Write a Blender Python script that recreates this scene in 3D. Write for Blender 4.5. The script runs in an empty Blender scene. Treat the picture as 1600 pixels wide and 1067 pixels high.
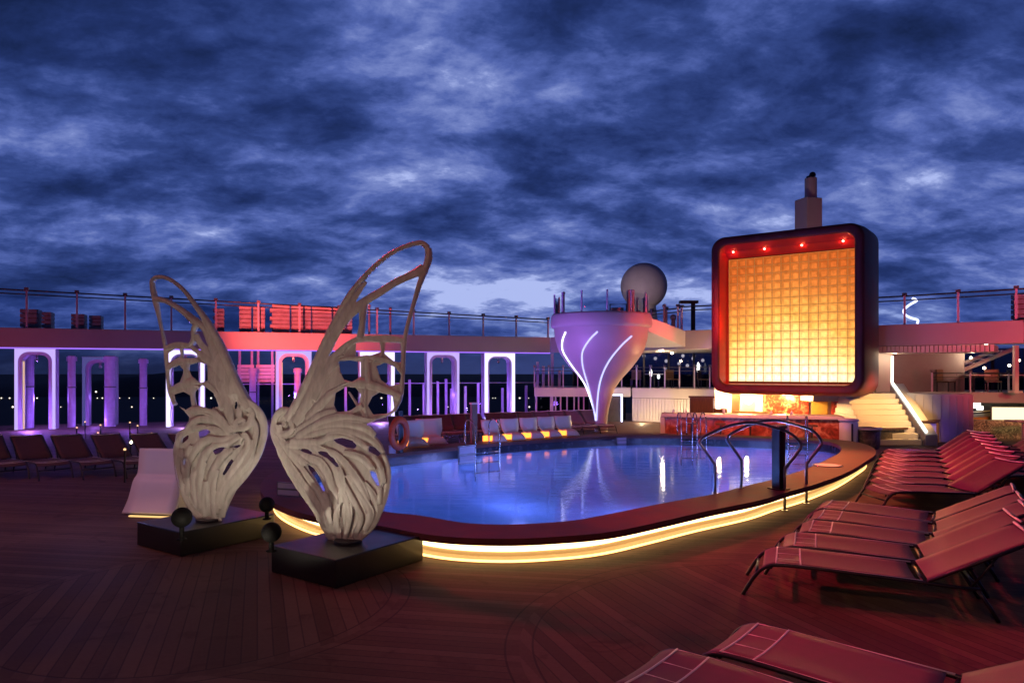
import bpy, bmesh, math, random
from mathutils import Vector, Matrix
from mathutils.geometry import delaunay_2d_cdt
random.seed(7)
S = bpy.context.scene
COL = S.collection
F, HZ, EYE = 1100.0, 580.0, 2.4          # surveyed camera: focal length in photo pixels, horizon row, eye height

def G(px, py, z=0.0):                    # a surveyed point at height z
    Y = F * (EYE - z) / (py - HZ)
    return Vector(((px - 800) / F * Y, Y, z))
def P(px, py, Y):                        # a surveyed point at a known distance
    return Vector(((px - 800) / F * Y, Y, EYE - (py - HZ) / F * Y))

# ------------------------------------------------------------------ materials
def newmat(name):
    m = bpy.data.materials.new(name); m.use_nodes = True
    nt = m.node_tree; nt.nodes.clear()
    out = nt.nodes.new('ShaderNodeOutputMaterial')
    return m, nt, out
def N(nt, t, **kw):
    n = nt.nodes.new(t)
    for k, v in kw.items():
        setattr(n, k, v)
    return n
def setin(n, **kw):
    for k, v in kw.items():
        n.inputs[k.replace('_', ' ')].default_value = v
def paint(name, col, rough=0.5, metal=0.0, var=0.12, scale=6.0, bump=0.0, bscale=60.0, coat=0.0, stretch=None):
    m, nt, out = newmat(name)
    b = N(nt, 'ShaderNodeBsdfPrincipled')
    b.inputs['Roughness'].default_value = rough; b.inputs['Metallic'].default_value = metal
    b.inputs['Coat Weight'].default_value = coat
    tc = N(nt, 'ShaderNodeTexCoord'); mp = N(nt, 'ShaderNodeMapping')
    if stretch: mp.inputs['Scale'].default_value = stretch
    nt.links.new(tc.outputs['Object'], mp.inputs[0])
    nz = N(nt, 'ShaderNodeTexNoise'); nz.inputs['Scale'].default_value = scale; nz.inputs['Detail'].default_value = 6
    nt.links.new(mp.outputs[0], nz.inputs['Vector'])
    r = N(nt, 'ShaderNodeValToRGB')
    c = Vector(col)
    r.color_ramp.elements[0].position = 0.3; r.color_ramp.elements[1].position = 0.75
    r.color_ramp.elements[0].color = (*(c * (1 - var)), 1); r.color_ramp.elements[1].color = (*(c * (1 + var)), 1)
    nt.links.new(nz.outputs['Fac'], r.inputs[0]); nt.links.new(r.outputs[0], b.inputs['Base Color'])
    mr = N(nt, 'ShaderNodeMapRange'); mr.inputs['To Min'].default_value = max(0.02, rough - 0.08); mr.inputs['To Max'].default_value = min(1, rough + 0.1)
    nt.links.new(nz.outputs['Fac'], mr.inputs['Value']); nt.links.new(mr.outputs[0], b.inputs['Roughness'])
    if bump:
        n2 = N(nt, 'ShaderNodeTexNoise'); n2.inputs['Scale'].default_value = bscale; n2.inputs['Detail'].default_value = 4
        nt.links.new(mp.outputs[0], n2.inputs['Vector'])
        bp = N(nt, 'ShaderNodeBump'); bp.inputs['Strength'].default_value = bump; bp.inputs['Distance'].default_value = 0.02
        nt.links.new(n2.outputs['Fac'], bp.inputs['Height']); nt.links.new(bp.outputs[0], b.inputs['Normal'])
    nt.links.new(b.outputs[0], out.inputs[0])
    return m
def glow(name, col, strength, body=None):
    m, nt, out = newmat(name)
    e = N(nt, 'ShaderNodeEmission'); e.inputs[0].default_value = (*col, 1); e.inputs[1].default_value = strength
    if body:
        d = N(nt, 'ShaderNodeBsdfPrincipled'); d.inputs['Base Color'].default_value = (*body, 1); d.inputs['Roughness'].default_value = .4
        a = N(nt, 'ShaderNodeAddShader'); nt.links.new(e.outputs[0], a.inputs[0]); nt.links.new(d.outputs[0], a.inputs[1])
        nt.links.new(a.outputs[0], out.inputs[0])
    else:
        nt.links.new(e.outputs[0], out.inputs[0])
    return m
def glassy(name, tint, rough=0.03, mixv=0.12):
    m, nt, out = newmat(name)
    t = N(nt, 'ShaderNodeBsdfTransparent'); t.inputs[0].default_value = (*tint, 1)
    g = N(nt, 'ShaderNodeBsdfGlossy'); g.inputs['Roughness'].default_value = rough
    mx = N(nt, 'ShaderNodeMixShader')
    lw = N(nt, 'ShaderNodeLayerWeight'); lw.inputs[0].default_value = mixv
    nt.links.new(lw.outputs['Fresnel'], mx.inputs[0]); nt.links.new(t.outputs[0], mx.inputs[1]); nt.links.new(g.outputs[0], mx.inputs[2])
    nt.links.new(mx.outputs[0], out.inputs[0])
    return m

M = {}
M['white'] = paint('white_paint', (.68, .68, .68), .45, var=.06, scale=1.2)
M['matte_black'] = paint('matte_black', (.004, .004, .004), .7, var=.2); M['matte_black'].node_tree.nodes['Principled BSDF'].inputs['Specular IOR Level'].default_value = .12
M['hall'] = paint('hall_wall', (.16, .14, .14), .6, var=.06)
M['tub_paint'] = paint('tub_paint', (.42, .40, .42), .45, var=.06, scale=1.2)
M['cream'] = paint('cream_panel', (.60, .55, .50), .5, var=.08, scale=.8)
M['fascia'] = paint('fascia_paint', (.40, .375, .37), .5, var=.10, scale=.5)
M['black'] = paint('black_lacquer', (.010, .010, .011), .34, var=.3, scale=3, coat=.12)
M['dark_metal'] = paint('dark_metal', (.05, .05, .055), .35, .7, var=.2)
M['grey_metal'] = paint('grey_metal', (.20, .20, .21), .35, .8, var=.15)
M['steel'] = paint('brushed_steel', (.45, .45, .47), .25, 1.0, var=.1)
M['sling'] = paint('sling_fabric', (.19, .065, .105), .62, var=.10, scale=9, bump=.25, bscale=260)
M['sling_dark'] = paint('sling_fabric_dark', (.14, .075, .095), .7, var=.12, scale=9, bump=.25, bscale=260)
M['band'] = paint('foot_band_fabric', (.13, .06, .08), .6, var=.15, scale=20, bump=.3, bscale=200)
M['piping'] = paint('piping', (.80, .76, .76), .4, var=.08)
M['coping'] = paint('coping_wood', (.12, .032, .026), .62, var=.30, scale=3, bump=.15, bscale=24)
M['ledge'] = paint('ledge_wood', (.20, .10, .06), .5, var=.3, scale=3)
M['poolwall'] = paint('pool_wall_panel', (.72, .62, .48), .5, var=.05)
M['tile'] = paint('pool_tile', (.30, .48, .82), .3, var=.12, scale=2)
M['rim_shade'] = paint('pool_rim_shade', (.02, .025, .04), .25, var=.3, scale=4)
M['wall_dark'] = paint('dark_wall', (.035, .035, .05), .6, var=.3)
M['brown'] = paint('brown_wood', (.10, .045, .02), .4, var=.4, scale=5, stretch=(6, 6, .6))
M['yellow_door'] = paint('ochre_door', (.55, .33, .05), .5, var=.15)
M['lav_white'] = paint('arch_paint', (.46, .42, .55), .4, var=.06, scale=2)
M['purple_metal'] = paint('post_paint', (.50, .44, .60), .4, var=.1)
M['radome'] = paint('radome_skin', (.50, .49, .50), .6, var=.08, scale=2)
M['red_frame'] = paint('red_frame_lacquer', (.16, .010, .014), .55, var=.25, scale=2)
M['red_reveal'] = paint('red_reveal_lacquer', (.72, .022, .026), .35, var=.15, scale=2)
M['slat_box'] = paint('cabinet_slat', (.70, .58, .54), .5, var=.18, scale=3)
M['buoy'] = paint('buoy_red', (.60, .07, .02), .4, var=.1)
M['glass'] = glassy('rail_glass', (.80, .84, .90), .02, .10)
M['glass_dark'] = glassy('door_glass', (.25, .27, .36), .03, .25)
M['strip_warm'] = glow('led_warm', (1.0, .66, .27), 6.0)
M['wall_glow'] = glow('pool_wall_glow', (1.0, .50, .13), .30, (.6, .5, .38))  # faint glow put into the pool wall in place of strip light
M['base_glow'] = glow('base_line_glow', (1.0, .56, .18), 3.6)
M['strip_soft'] = glow('led_soft', (1.0, .6, .22), 1.2)
M['strip_orange'] = glow('led_orange', (1.0, .27, .04), 3.2)
M['strip_purple'] = glow('led_purple', (.35, .16, 1.0), 1.3)
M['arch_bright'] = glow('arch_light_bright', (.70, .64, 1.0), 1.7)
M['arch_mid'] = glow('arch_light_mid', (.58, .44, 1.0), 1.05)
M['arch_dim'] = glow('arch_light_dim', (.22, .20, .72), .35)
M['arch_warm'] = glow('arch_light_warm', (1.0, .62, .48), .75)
M['led_white'] = glow('led_white', (.75, .75, 1.0), 3.0)
M['led_violet'] = glow('led_violet_white', (.50, .50, 1.0), 1.6)
M['lamp'] = glow('lamp_warm_white', (1.0, .80, .55), 6.0)
M['lamp_cool'] = glow('lamp_cool_white', (.95, .95, .85), 3.0)
M['window_lit'] = glow('lit_window', (1.0, .83, .50), 1.6)
M['city'] = glow('city_light', (1.0, .85, .65), 2.2)
M['city_o'] = glow('city_light_orange', (1.0, .55, .25), 1.8)

def mosaic(name, c0, c1, c2, scale, rough=.3):
    m, nt, out = newmat(name)
    b = N(nt, 'ShaderNodeBsdfPrincipled'); b.inputs['Roughness'].default_value = rough
    tc = N(nt, 'ShaderNodeTexCoord')
    nz = N(nt, 'ShaderNodeTexNoise'); nz.inputs['Scale'].default_value = scale; nz.inputs['Detail'].default_value = 8; nz.inputs['Distortion'].default_value = 1.6
    nt.links.new(tc.outputs['Object'], nz.inputs['Vector'])
    r = N(nt, 'ShaderNodeValToRGB'); e = r.color_ramp.elements
    e[0].position = .34; e[0].color = (*c0, 1); e[1].position = .66; e[1].color = (*c2, 1)
    k = e.new(.5); k.color = (*c1, 1)
    nt.links.new(nz.outputs['Fac'], r.inputs[0]); nt.links.new(r.outputs[0], b.inputs['Base Color'])
    nt.links.new(b.outputs[0], out.inputs[0])
    return m
M['marble_red'] = mosaic('red_marble', (.12, .02, .015), (.34, .06, .04), (.60, .28, .20), 3.2)
M['mosaic_red'] = mosaic('red_mosaic', (.10, .008, .006), (.45, .03, .015), (.62, .22, .12), 4.5)
M['pebble'] = mosaic('pebble_mosaic', (.06, .045, .03), (.22, .17, .10), (.48, .40, .26), 9.0, .6)
M['stone'] = mosaic('dark_stone', (.035, .025, .02), (.09, .07, .055), (.16, .12, .09), 5.0, .6)

def wing_mat():
    m, nt, out = newmat('wing_resin')
    b = N(nt, 'ShaderNodeBsdfPrincipled')
    tc = N(nt, 'ShaderNodeTexCoord')
    nz = N(nt, 'ShaderNodeTexNoise'); nz.inputs['Scale'].default_value = 5; nz.inputs['Detail'].default_value = 7; nz.inputs['Distortion'].default_value = .8
    mp = N(nt, 'ShaderNodeMapping'); mp.inputs['Scale'].default_value = (2.4, 2.4, .8)
    nt.links.new(tc.outputs['Object'], mp.inputs[0]); nt.links.new(mp.outputs[0], nz.inputs['Vector'])
    r = N(nt, 'ShaderNodeValToRGB'); e = r.color_ramp.elements
    e[0].position = .30; e[0].color = (.36, .335, .305, 1); e[1].position = .72; e[1].color = (.54, .51, .475, 1)
    nt.links.new(nz.outputs['Fac'], r.inputs[0]); nt.links.new(r.outputs[0], b.inputs['Base Color'])
    b.inputs['Roughness'].default_value = .42; b.inputs['Coat Weight'].default_value = .15; b.inputs['Coat Roughness'].default_value = .25
    n2 = N(nt, 'ShaderNodeTexNoise'); n2.inputs['Scale'].default_value = 26; n2.inputs['Detail'].default_value = 5; n2.inputs['Distortion'].default_value = .6
    nt.links.new(mp.outputs[0], n2.inputs['Vector'])
    bp = N(nt, 'ShaderNodeBump'); bp.inputs['Strength'].default_value = .10; bp.inputs['Distance'].default_value = .02
    nt.links.new(n2.outputs['Fac'], bp.inputs['Height']); nt.links.new(bp.outputs[0], b.inputs['Normal'])
    nt.links.new(b.outputs[0], out.inputs[0])
    return m
M['wing'] = wing_mat()

def math_n(nt, op, a, b=None):
    n = N(nt, 'ShaderNodeMath', operation=op)
    for i, v in enumerate((a, b)):
        if v is None: continue
        if isinstance(v, (int, float)): n.inputs[i].default_value = v
        else: nt.links.new(v, n.inputs[i])
    return n.outputs[0]
def smooth(nt, v, a, b):
    n = N(nt, 'ShaderNodeMapRange', interpolation_type='SMOOTHSTEP')
    nt.links.new(v, n.inputs['Value']); n.inputs['From Min'].default_value = a; n.inputs['From Max'].default_value = b
    return n.outputs[0]
def mixc(nt, f, a, b):
    n = N(nt, 'ShaderNodeMix', data_type='RGBA')
    if isinstance(f, (int, float)): n.inputs[0].default_value = f
    else: nt.links.new(f, n.inputs[0])
    for i, v in ((6, a), (7, b)):
        if isinstance(v, tuple): n.inputs[i].default_value = (*v, 1)
        else: nt.links.new(v, n.inputs[i])
    return n.outputs[2]

CIRC = [(2.82, 6.1, 2.88, 2.64), (-3.25, 7.45, 2.15, 1.95)]      # circular inlays laid in the decking
def deck_mat():
    m, nt, out = newmat('deck_planks')
    b = N(nt, 'ShaderNodeBsdfPrincipled')
    tc = N(nt, 'ShaderNodeTexCoord'); sp = N(nt, 'ShaderNodeSeparateXYZ')
    nt.links.new(tc.outputs['Object'], sp.inputs[0]); x, y = sp.outputs[0], sp.outputs[1]
    def lines(dx, dy, w):
        n = math_n(nt, 'ADD', math_n(nt, 'MULTIPLY', x, -dy), math_n(nt, 'MULTIPLY', y, dx))
        n = math_n(nt, 'DIVIDE', n, w)
        fr = math_n(nt, 'FRACT', n); fl = math_n(nt, 'FLOOR', n)
        dist = math_n(nt, 'ABSOLUTE', math_n(nt, 'SUBTRACT', fr, .5))
        return math_n(nt, 'SUBTRACT', 1.0, math_n(nt, 'SUBTRACT', 1.0, smooth(nt, dist, .425, .475))), fl
    l0, f0 = lines(.985, -.17, .115)
    l1, f1 = lines(.34, -.94, .13)
    inside = None; seams = None
    for (cx, cy, r1, r2) in CIRC:
        d = math_n(nt, 'SQRT', math_n(nt, 'ADD', math_n(nt, 'POWER', math_n(nt, 'SUBTRACT', x, cx), 2.0), math_n(nt, 'POWER', math_n(nt, 'SUBTRACT', y, cy), 2.0)))
        ins = math_n(nt, 'LESS_THAN', d, (r1 + r2) / 2)
        band = math_n(nt, 'LESS_THAN', math_n(nt, 'ABSOLUTE', math_n(nt, 'SUBTRACT', d, (r1 + r2) / 2)), (r1 - r2) / 2)
        s = None
        for r in (r1, r2):
            k = math_n(nt, 'SUBTRACT', 1.0, smooth(nt, math_n(nt, 'ABSOLUTE', math_n(nt, 'SUBTRACT', d, r)), .004, .014))
            s = k if s is None else math_n(nt, 'MAXIMUM', s, k)
        inside = ins if inside is None else math_n(nt, 'MAXIMUM', inside, ins)
        seams = s if seams is None else math_n(nt, 'MAXIMUM', seams, s)
        bands = band if cx > 0 else math_n(nt, 'MAXIMUM', bands, band)
    mxl = N(nt, 'ShaderNodeMix'); nt.links.new(inside, mxl.inputs[0]); nt.links.new(l0, mxl.inputs[2]); nt.links.new(l1, mxl.inputs[3])
    mxf = N(nt, 'ShaderNodeMix'); nt.links.new(inside, mxf.inputs[0]); nt.links.new(f0, mxf.inputs[2]); nt.links.new(f1, mxf.inputs[3])
    line = math_n(nt, 'MULTIPLY', mxl.outputs[0], math_n(nt, 'SUBTRACT', 1.0, bands))
    line = math_n(nt, 'MAXIMUM', math_n(nt, 'MULTIPLY', line, .55), math_n(nt, 'MULTIPLY', seams, .62))
    wn = N(nt, 'ShaderNodeTexWhiteNoise', noise_dimensions='1D'); nt.links.new(mxf.outputs[0], wn.inputs['W'])
    nz = N(nt, 'ShaderNodeTexNoise'); nz.inputs['Scale'].default_value = .9; nz.inputs['Detail'].default_value = 8
    nt.links.new(tc.outputs['Object'], nz.inputs['Vector'])
    n3 = N(nt, 'ShaderNodeTexNoise'); n3.inputs['Scale'].default_value = 22; n3.inputs['Detail'].default_value = 5
    nt.links.new(tc.outputs['Object'], n3.inputs['Vector'])
    v = math_n(nt, 'ADD', math_n(nt, 'MULTIPLY', wn.outputs[0], .34), math_n(nt, 'ADD', math_n(nt, 'MULTIPLY', nz.outputs['Fac'], .65), math_n(nt, 'MULTIPLY', n3.outputs['Fac'], .25)))
    n5 = N(nt, 'ShaderNodeTexNoise'); n5.inputs['Scale'].default_value = 2.3; n5.inputs['Detail'].default_value = 9; n5.inputs['Distortion'].default_value = 1.2
    nt.links.new(tc.outputs['Object'], n5.inputs['Vector'])
    v = math_n(nt, 'SUBTRACT', v, math_n(nt, 'MULTIPLY', smooth(nt, n5.outputs['Fac'], .56, .70), .22))      # scuffs and old stains
    base = mixc(nt, smooth(nt, v, .3, 1.05), (.092, .049, .036), (.200, .120, .090))
    colr = mixc(nt, line, base, (.018, .014, .013))
    nt.links.new(colr, b.inputs['Base Color'])
    rg = N(nt, 'ShaderNodeMapRange'); nt.links.new(nz.outputs['Fac'], rg.inputs['Value']); rg.inputs['To Min'].default_value = .55; rg.inputs['To Max'].default_value = .85; b.inputs['Specular IOR Level'].default_value = .25
    nt.links.new(rg.outputs[0], b.inputs['Roughness'])
    bp = N(nt, 'ShaderNodeBump'); bp.inputs['Strength'].default_value = .4; bp.inputs['Distance'].default_value = .006; bp.invert = True
    nt.links.new(math_n(nt, 'ADD', line, math_n(nt, 'MULTIPLY', n3.outputs['Fac'], .3)), bp.inputs['Height']); nt.links.new(bp.outputs[0], b.inputs['Normal'])
    nt.links.new(b.outputs[0], out.inputs[0])
    return m
M['deck'] = deck_mat()

def water_mat():
    m, nt, out = newmat('pool_water')
    tc = N(nt, 'ShaderNodeTexCoord')
    n1 = N(nt, 'ShaderNodeTexNoise'); n1.inputs['Scale'].default_value = 1.7; n1.inputs['Detail'].default_value = 3
    n2 = N(nt, 'ShaderNodeTexNoise'); n2.inputs['Scale'].default_value = 7; n2.inputs['Detail'].default_value = 2
    wm = N(nt, 'ShaderNodeMapping'); wm.inputs['Scale'].default_value = (.7, 2.6, 1); nt.links.new(tc.outputs['Object'], wm.inputs[0])
    for n in (n1, n2): nt.links.new(wm.outputs[0], n.inputs['Vector'])
    h = math_n(nt, 'ADD', n1.outputs['Fac'], math_n(nt, 'MULTIPLY', n2.outputs['Fac'], .16))
    bp = N(nt, 'ShaderNodeBump'); bp.inputs['Strength'].default_value = .10; bp.inputs['Distance'].default_value = .05
    nt.links.new(h, bp.inputs['Height'])
    t = N(nt, 'ShaderNodeBsdfTransparent'); t.inputs[0].default_value = (.52, .72, .96, 1)
    g = N(nt, 'ShaderNodeBsdfGlossy'); g.inputs['Roughness'].default_value = .06
    nt.links.new(bp.outputs[0], g.inputs['Normal'])
    fr = N(nt, 'ShaderNodeFresnel'); fr.inputs[0].default_value = 1.33
    mx = N(nt, 'ShaderNodeMixShader')
    nt.links.new(fr.outputs[0], mx.inputs[0]); nt.links.new(t.outputs[0], mx.inputs[1]); nt.links.new(g.outputs[0], mx.inputs[2])
    nt.links.new(mx.outputs[0], out.inputs[0])
    return m
M['water'] = water_mat()

def plain(name, col, rough=.6):
    m, nt, out = newmat(name)
    b = N(nt, 'ShaderNodeBsdfPrincipled'); b.inputs['Base Color'].default_value = (*col, 1); b.inputs['Roughness'].default_value = rough
    nt.links.new(b.outputs[0], out.inputs[0]); return m
M['sea'] = paint('sea_water', (.004, .005, .010), .95, var=.4, scale=.02)
M['shore'] = paint('shore_land', (.008, .009, .012), .9, var=.4, scale=.01)

# ------------------------------------------------------------------ geometry builders
class MB:
    def __init__(s): s.v = []; s.f = []; s.sm = []
    def add(s, vs, fs, sm=False):
        o = len(s.v); s.v += [Vector(v) for v in vs]; s.f += [tuple(i + o for i in f) for f in fs]; s.sm += [sm] * len(fs); return s
    def hexa(s, p):                       # 8 corners: bottom 4 ccw, top 4 ccw
        return s.add(p, [(3, 2, 1, 0), (4, 5, 6, 7), (0, 1, 5, 4), (1, 2, 6, 5), (2, 3, 7, 6), (3, 0, 4, 7)])
    def box(s, c, sz, rz=0.0):
        c = Vector(c); a, b, h = sz[0] / 2, sz[1] / 2, sz[2] / 2; R = Matrix.Rotation(rz, 3, 'Z')
        return s.hexa([c + R @ Vector(q) for q in ((-a, -b, -h), (a, -b, -h), (a, b, -h), (-a, b, -h), (-a, -b, h), (a, -b, h), (a, b, h), (-a, b, h))])
    def slab(s, A, B, th, z0, z1):        # wall from A to B (front face line), thickness behind (left of A->B)
        A = Vector((A[0], A[1], 0)); B = Vector((B[0], B[1], 0)); d = (B - A).normalized(); n = Vector((-d.y, d.x, 0)) * th
        q = [A, B, B + n, A + n]
        return s.hexa([Vector((p.x, p.y, z0)) for p in q] + [Vector((p.x, p.y, z1)) for p in q])
    def prism(s, poly, z0, z1):
        n = len(poly)
        return s.add([(p[0], p[1], z0) for p in poly] + [(p[0], p[1], z1) for p in poly],
                     [tuple(range(n - 1, -1, -1)), tuple(range(n, 2 * n))] + [(i, (i + 1) % n, n + (i + 1) % n, n + i) for i in range(n)])
    def tube(s, pts, r, seg=8, cap=True):
        pts = [Vector(p) for p in pts]; n = len(pts); rr = r if isinstance(r, (list, tuple)) else [r] * n
        vs = []; up0 = None
        for i, p in enumerate(pts):
            t = (pts[min(i + 1, n - 1)] - pts[max(i - 1, 0)]).normalized()
            if up0 is None:
                up0 = Vector((0, 0, 1)) if abs(t.z) < .9 else Vector((1, 0, 0))
            a = (up0 - t * up0.dot(t)).normalized(); up0 = a; b = t.cross(a)
            for k in range(seg):
                th = 2 * math.pi * k / seg; vs.append(p + (a * math.cos(th) + b * math.sin(th)) * rr[i])
        fs = [(i * seg + k, i * seg + (k + 1) % seg, (i + 1) * seg + (k + 1) % seg, (i + 1) * seg + k) for i in range(n - 1) for k in range(seg)]
        if cap: fs += [tuple(range(seg - 1, -1, -1)), tuple((n - 1) * seg + k for k in range(seg))]
        return s.add(vs, fs, True)
    def cyl(s, c, r, h, seg=20):
        c = Vector(c)
        ring = [(c.x + r * math.cos(2 * math.pi * k / seg), c.y + r * math.sin(2 * math.pi * k / seg)) for k in range(seg)]
        return s.prism(ring, c.z, c.z + h)
    def lathe(s, c, prof, seg=40):
        c = Vector(c); n = len(prof); vs = []
        for (r, z) in prof:
            for k in range(seg):
                th = 2 * math.pi * k / seg; vs.append(c + Vector((r * math.cos(th), r * math.sin(th), z)))
        fs = [(i * seg + k, i * seg + (k + 1) % seg, (i + 1) * seg + (k + 1) % seg, (i + 1) * seg + k) for i in range(n - 1) for k in range(seg)]
        return s.add(vs, fs, True)
    def ball(s, c, r, seg=24, rings=14, sq=1.0):
        prof = [(max(1e-4, r * math.sin(math.pi * i / rings)), -r * sq * math.cos(math.pi * i / rings)) for i in range(rings + 1)]
        return s.lathe(c, prof, seg)
    def strip(s, rows, sm=True):          # rows of equal-length point lists -> sheet
        m = len(rows[0]); vs = [p for r in rows for p in r]
        return s.add(vs, [(i * m + k, i * m + k + 1, (i + 1) * m + k + 1, (i + 1) * m + k) for i in range(len(rows) - 1) for k in range(m - 1)], sm)
    def build(s, name, mat, parent=None, bevel=0.0, local=False, solid=0.0, up=False):
        off = Vector((0, 0, 0))
        if parent and not local:
            q = parent
            while q: off += q.location; q = q.parent
        me = bpy.data.meshes.new(name)
        me.from_pydata([v - off for v in s.v], [], s.f); me.validate()
        for p, sm in zip(me.polygons, s.sm): p.use_smooth = sm
        me.materials.append(mat)
        bm = bmesh.new(); bm.from_mesh(me)
        bmesh.ops.recalc_face_normals(bm, faces=bm.faces)
        if up: bmesh.ops.reverse_faces(bm, faces=[f for f in bm.faces if f.normal.z < 0])
        bm.to_mesh(me); bm.free()
        o = bpy.data.objects.new(name, me); COL.objects.link(o)
        if parent: o.parent = parent
        if solid:
            md = o.modifiers.new('s', 'SOLIDIFY'); md.thickness = solid; md.offset = 0
        if bevel:
            md = o.modifiers.new('b', 'BEVEL'); md.width = bevel; md.segments = 2; md.limit_method = 'ANGLE'; md.angle_limit = .6
        return o
def tag(o, label, cat, group=None):
    o['label'] = label; o['category'] = cat
    if group: o['group'] = group
    return o
def thing(name, label, cat, loc=(0, 0, 0), group=None):
    o = bpy.data.objects.new(name, None); COL.objects.link(o); o.location = loc
    o.empty_display_size = .1
    return tag(o, label, cat, group)
def struct(o, kind='structure'):
    o['kind'] = kind; return o
def copy_tree(o, parent=None):
    c = o.copy(); COL.objects.link(c)
    if parent: c.parent = parent
    for ch in list(o.children): copy_tree(ch, c)
    return c
ORD = ['first', 'second', 'third', 'fourth', 'fifth', 'sixth', 'seventh', 'eighth', 'ninth', 'tenth', 'eleventh', 'twelfth', 'thirteenth']
def catmull(pts, n=8, closed=False):
    pts = [Vector(p) for p in pts]; out = []; m = len(pts)
    rng = range(m if closed else m - 1)
    for i in rng:
        if closed: a, b, c, d = pts[i - 1], pts[i], pts[(i + 1) % m], pts[(i + 2) % m]
        else: a, b, c, d = pts[max(i - 1, 0)], pts[i], pts[i + 1], pts[min(i + 2, m - 1)]
        for k in range(n):
            t = k / n
            out.append(.5 * ((2 * b) + (c - a) * t + (2 * a - 5 * b + 4 * c - d) * t * t + (3 * b - a - 3 * c + d) * t ** 3))
    if not closed: out.append(pts[-1])
    return out
def offset_poly(poly, d):                 # poly ccw, outward offset
    n = len(poly); out = []
    for i in range(n):
        a, b, c = poly[i - 1], poly[i], poly[(i + 1) % n]
        t = Vector((c[0] - a[0], c[1] - a[1])).normalized()
        out.append(Vector((b[0] + t.y * d, b[1] - t.x * d, 0)))
    return out
def ring_band(inner, outer, z):           # flat band between two closed loops
    n = len(inner)
    return [(p[0], p[1], z) for p in inner] + [(p[0], p[1], z) for p in outer], [(i, (i + 1) % n, n + (i + 1) % n, n + i) for i in range(n)]

# ------------------------------------------------------------------ pool
near_px = [(595, 798), (656, 805), (723, 816), (784, 819), (842, 817), (900, 812), (970, 799), (1040, 785), (1118, 771), (1160, 760), (1210, 748), (1260, 732), (1295, 716)]
inner = [G(a, b, .36) for a, b in near_px]
inner += [Vector((8.35, 17.9, .36)), Vector((9.0, 19.4, .36)), Vector((9.05, 20.6, .36)), Vector((7.8, 21.35, .36)), Vector((6.4, 22.0, .36)), Vector((4.6, 22.4, .36)), Vector((3.0, 22.1, .36)),
          Vector((0, 20.35, .36)), Vector((-1.5, 18.9, .36)), Vector((-3.0, 17.3, .36)), Vector((-3.9, 15.9, .36)), Vector((-4.0, 14.0, .36)), Vector((-3.5, 12.2, .36)), Vector((-2.7, 10.95, .36))]
inner = [Vector((p.x, p.y, 0)) for p in catmull(inner, 5, True)]
N_IN = len(inner)
outer = offset_poly(inner, .80)
wall_l = offset_poly(inner, .46)
lip_l = offset_poly(inner, .56)

far0 = 18 * 5                              # from here on the loop is the far side
b = MB()
v, f = ring_band(inner, outer, .36); b.add(v, f)
v, f = ring_band(inner, outer, .27); b.add(v, [q[::-1] for q in f])
for loop in (outer, inner):
    n = len(loop); b.add([(p.x, p.y, .27) for p in loop] + [(p.x, p.y, .36) for p in loop], [(i, (i + 1) % n, n + (i + 1) % n, n + i) for i in range(n)])
co = struct(b.build('pool_coping', M['coping'], bevel=.012))
b = MB(); n = N_IN
b.add([(p.x, p.y, .055) for p in wall_l] + [(p.x, p.y, .275) for p in wall_l], [(i, (i + 1) % n, n + (i + 1) % n, n + i) for i in range(n)], True)
v, f = ring_band(wall_l, lip_l, .055); b.add(v, f)
b.add([(p.x, p.y, .0) for p in lip_l] + [(p.x, p.y, .055) for p in lip_l], [(i, (i + 1) % n, n + (i + 1) % n, n + i) for i in range(n)], True)
struct(b.build('pool_wall', M['wall_glow']))
b = MB()                                   # basin
bas = offset_poly(inner, .02)
rings = [[Vector((p.x, p.y, z)) for p in offset_poly(inner, .02 - d)] for d, z in ((0, .05), (0, -.10), (.06, -.35), (.22, -.62), (.50, -.86), (.95, -1.05), (1.5, -1.16), (2.1, -1.20))]
m_ = len(rings)
b.add([p for r_ in rings for p in r_], [(k * n + i, k * n + (i + 1) % n, (k + 1) * n + (i + 1) % n, (k + 1) * n + i) for k in range(m_ - 1) for i in range(n)] + [tuple((m_ - 1) * n + i for i in range(n))], True)
struct(b.build('pool_basin', M['tile']))
b = MB()
b.add([(p.x, p.y, .05) for p in bas] + [(p.x, p.y, .30) for p in bas], [(i, (i + 1) % n, n + (i + 1) % n, n + i) for i in range(n)], True)
struct(b.build('pool_shade_band', M['rim_shade']))  # inner wall's shade painted as a dark band at the water's edge
b = MB(); wl = offset_poly(inner, .015)
b.add([(p.x, p.y, .17) for p in wl], [tuple(range(n))])
struct(b.build('pool_water', M['water'], up=True))
st = thing('light_strip', 'warm glowing strip light tucked under the wooden pool coping', 'strip light', (0, 8.8, 0))
def loop_strip(loop, z, w, h, i0, i1):
    pts = [(loop[i % len(loop)]) for i in range(i0, i1)]
    bb = MB(); o = []
    m = len(pts)
    for dz in (0, h): o += [Vector((p.x, p.y, z + dz)) for p in pts]
    pin = [loop[i % len(loop)] for i in range(i0, i1)]
    bb.add(o, [(i, i + 1, m + i + 1, m + i) for i in range(m - 1)])
    return bb
stl = offset_poly(inner, .475)
loop_strip(stl, .120, 0, .075, -26, 78).build('upper_strip', M['strip_warm'], st, solid=.012)
lp2 = offset_poly(inner, .585)
loop_strip(lp2, .012, 0, .030, -26, 78).build('base_glow_line', M['base_glow'], st, solid=.01)  # glowing line drawn for the reflection along the base step

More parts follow.
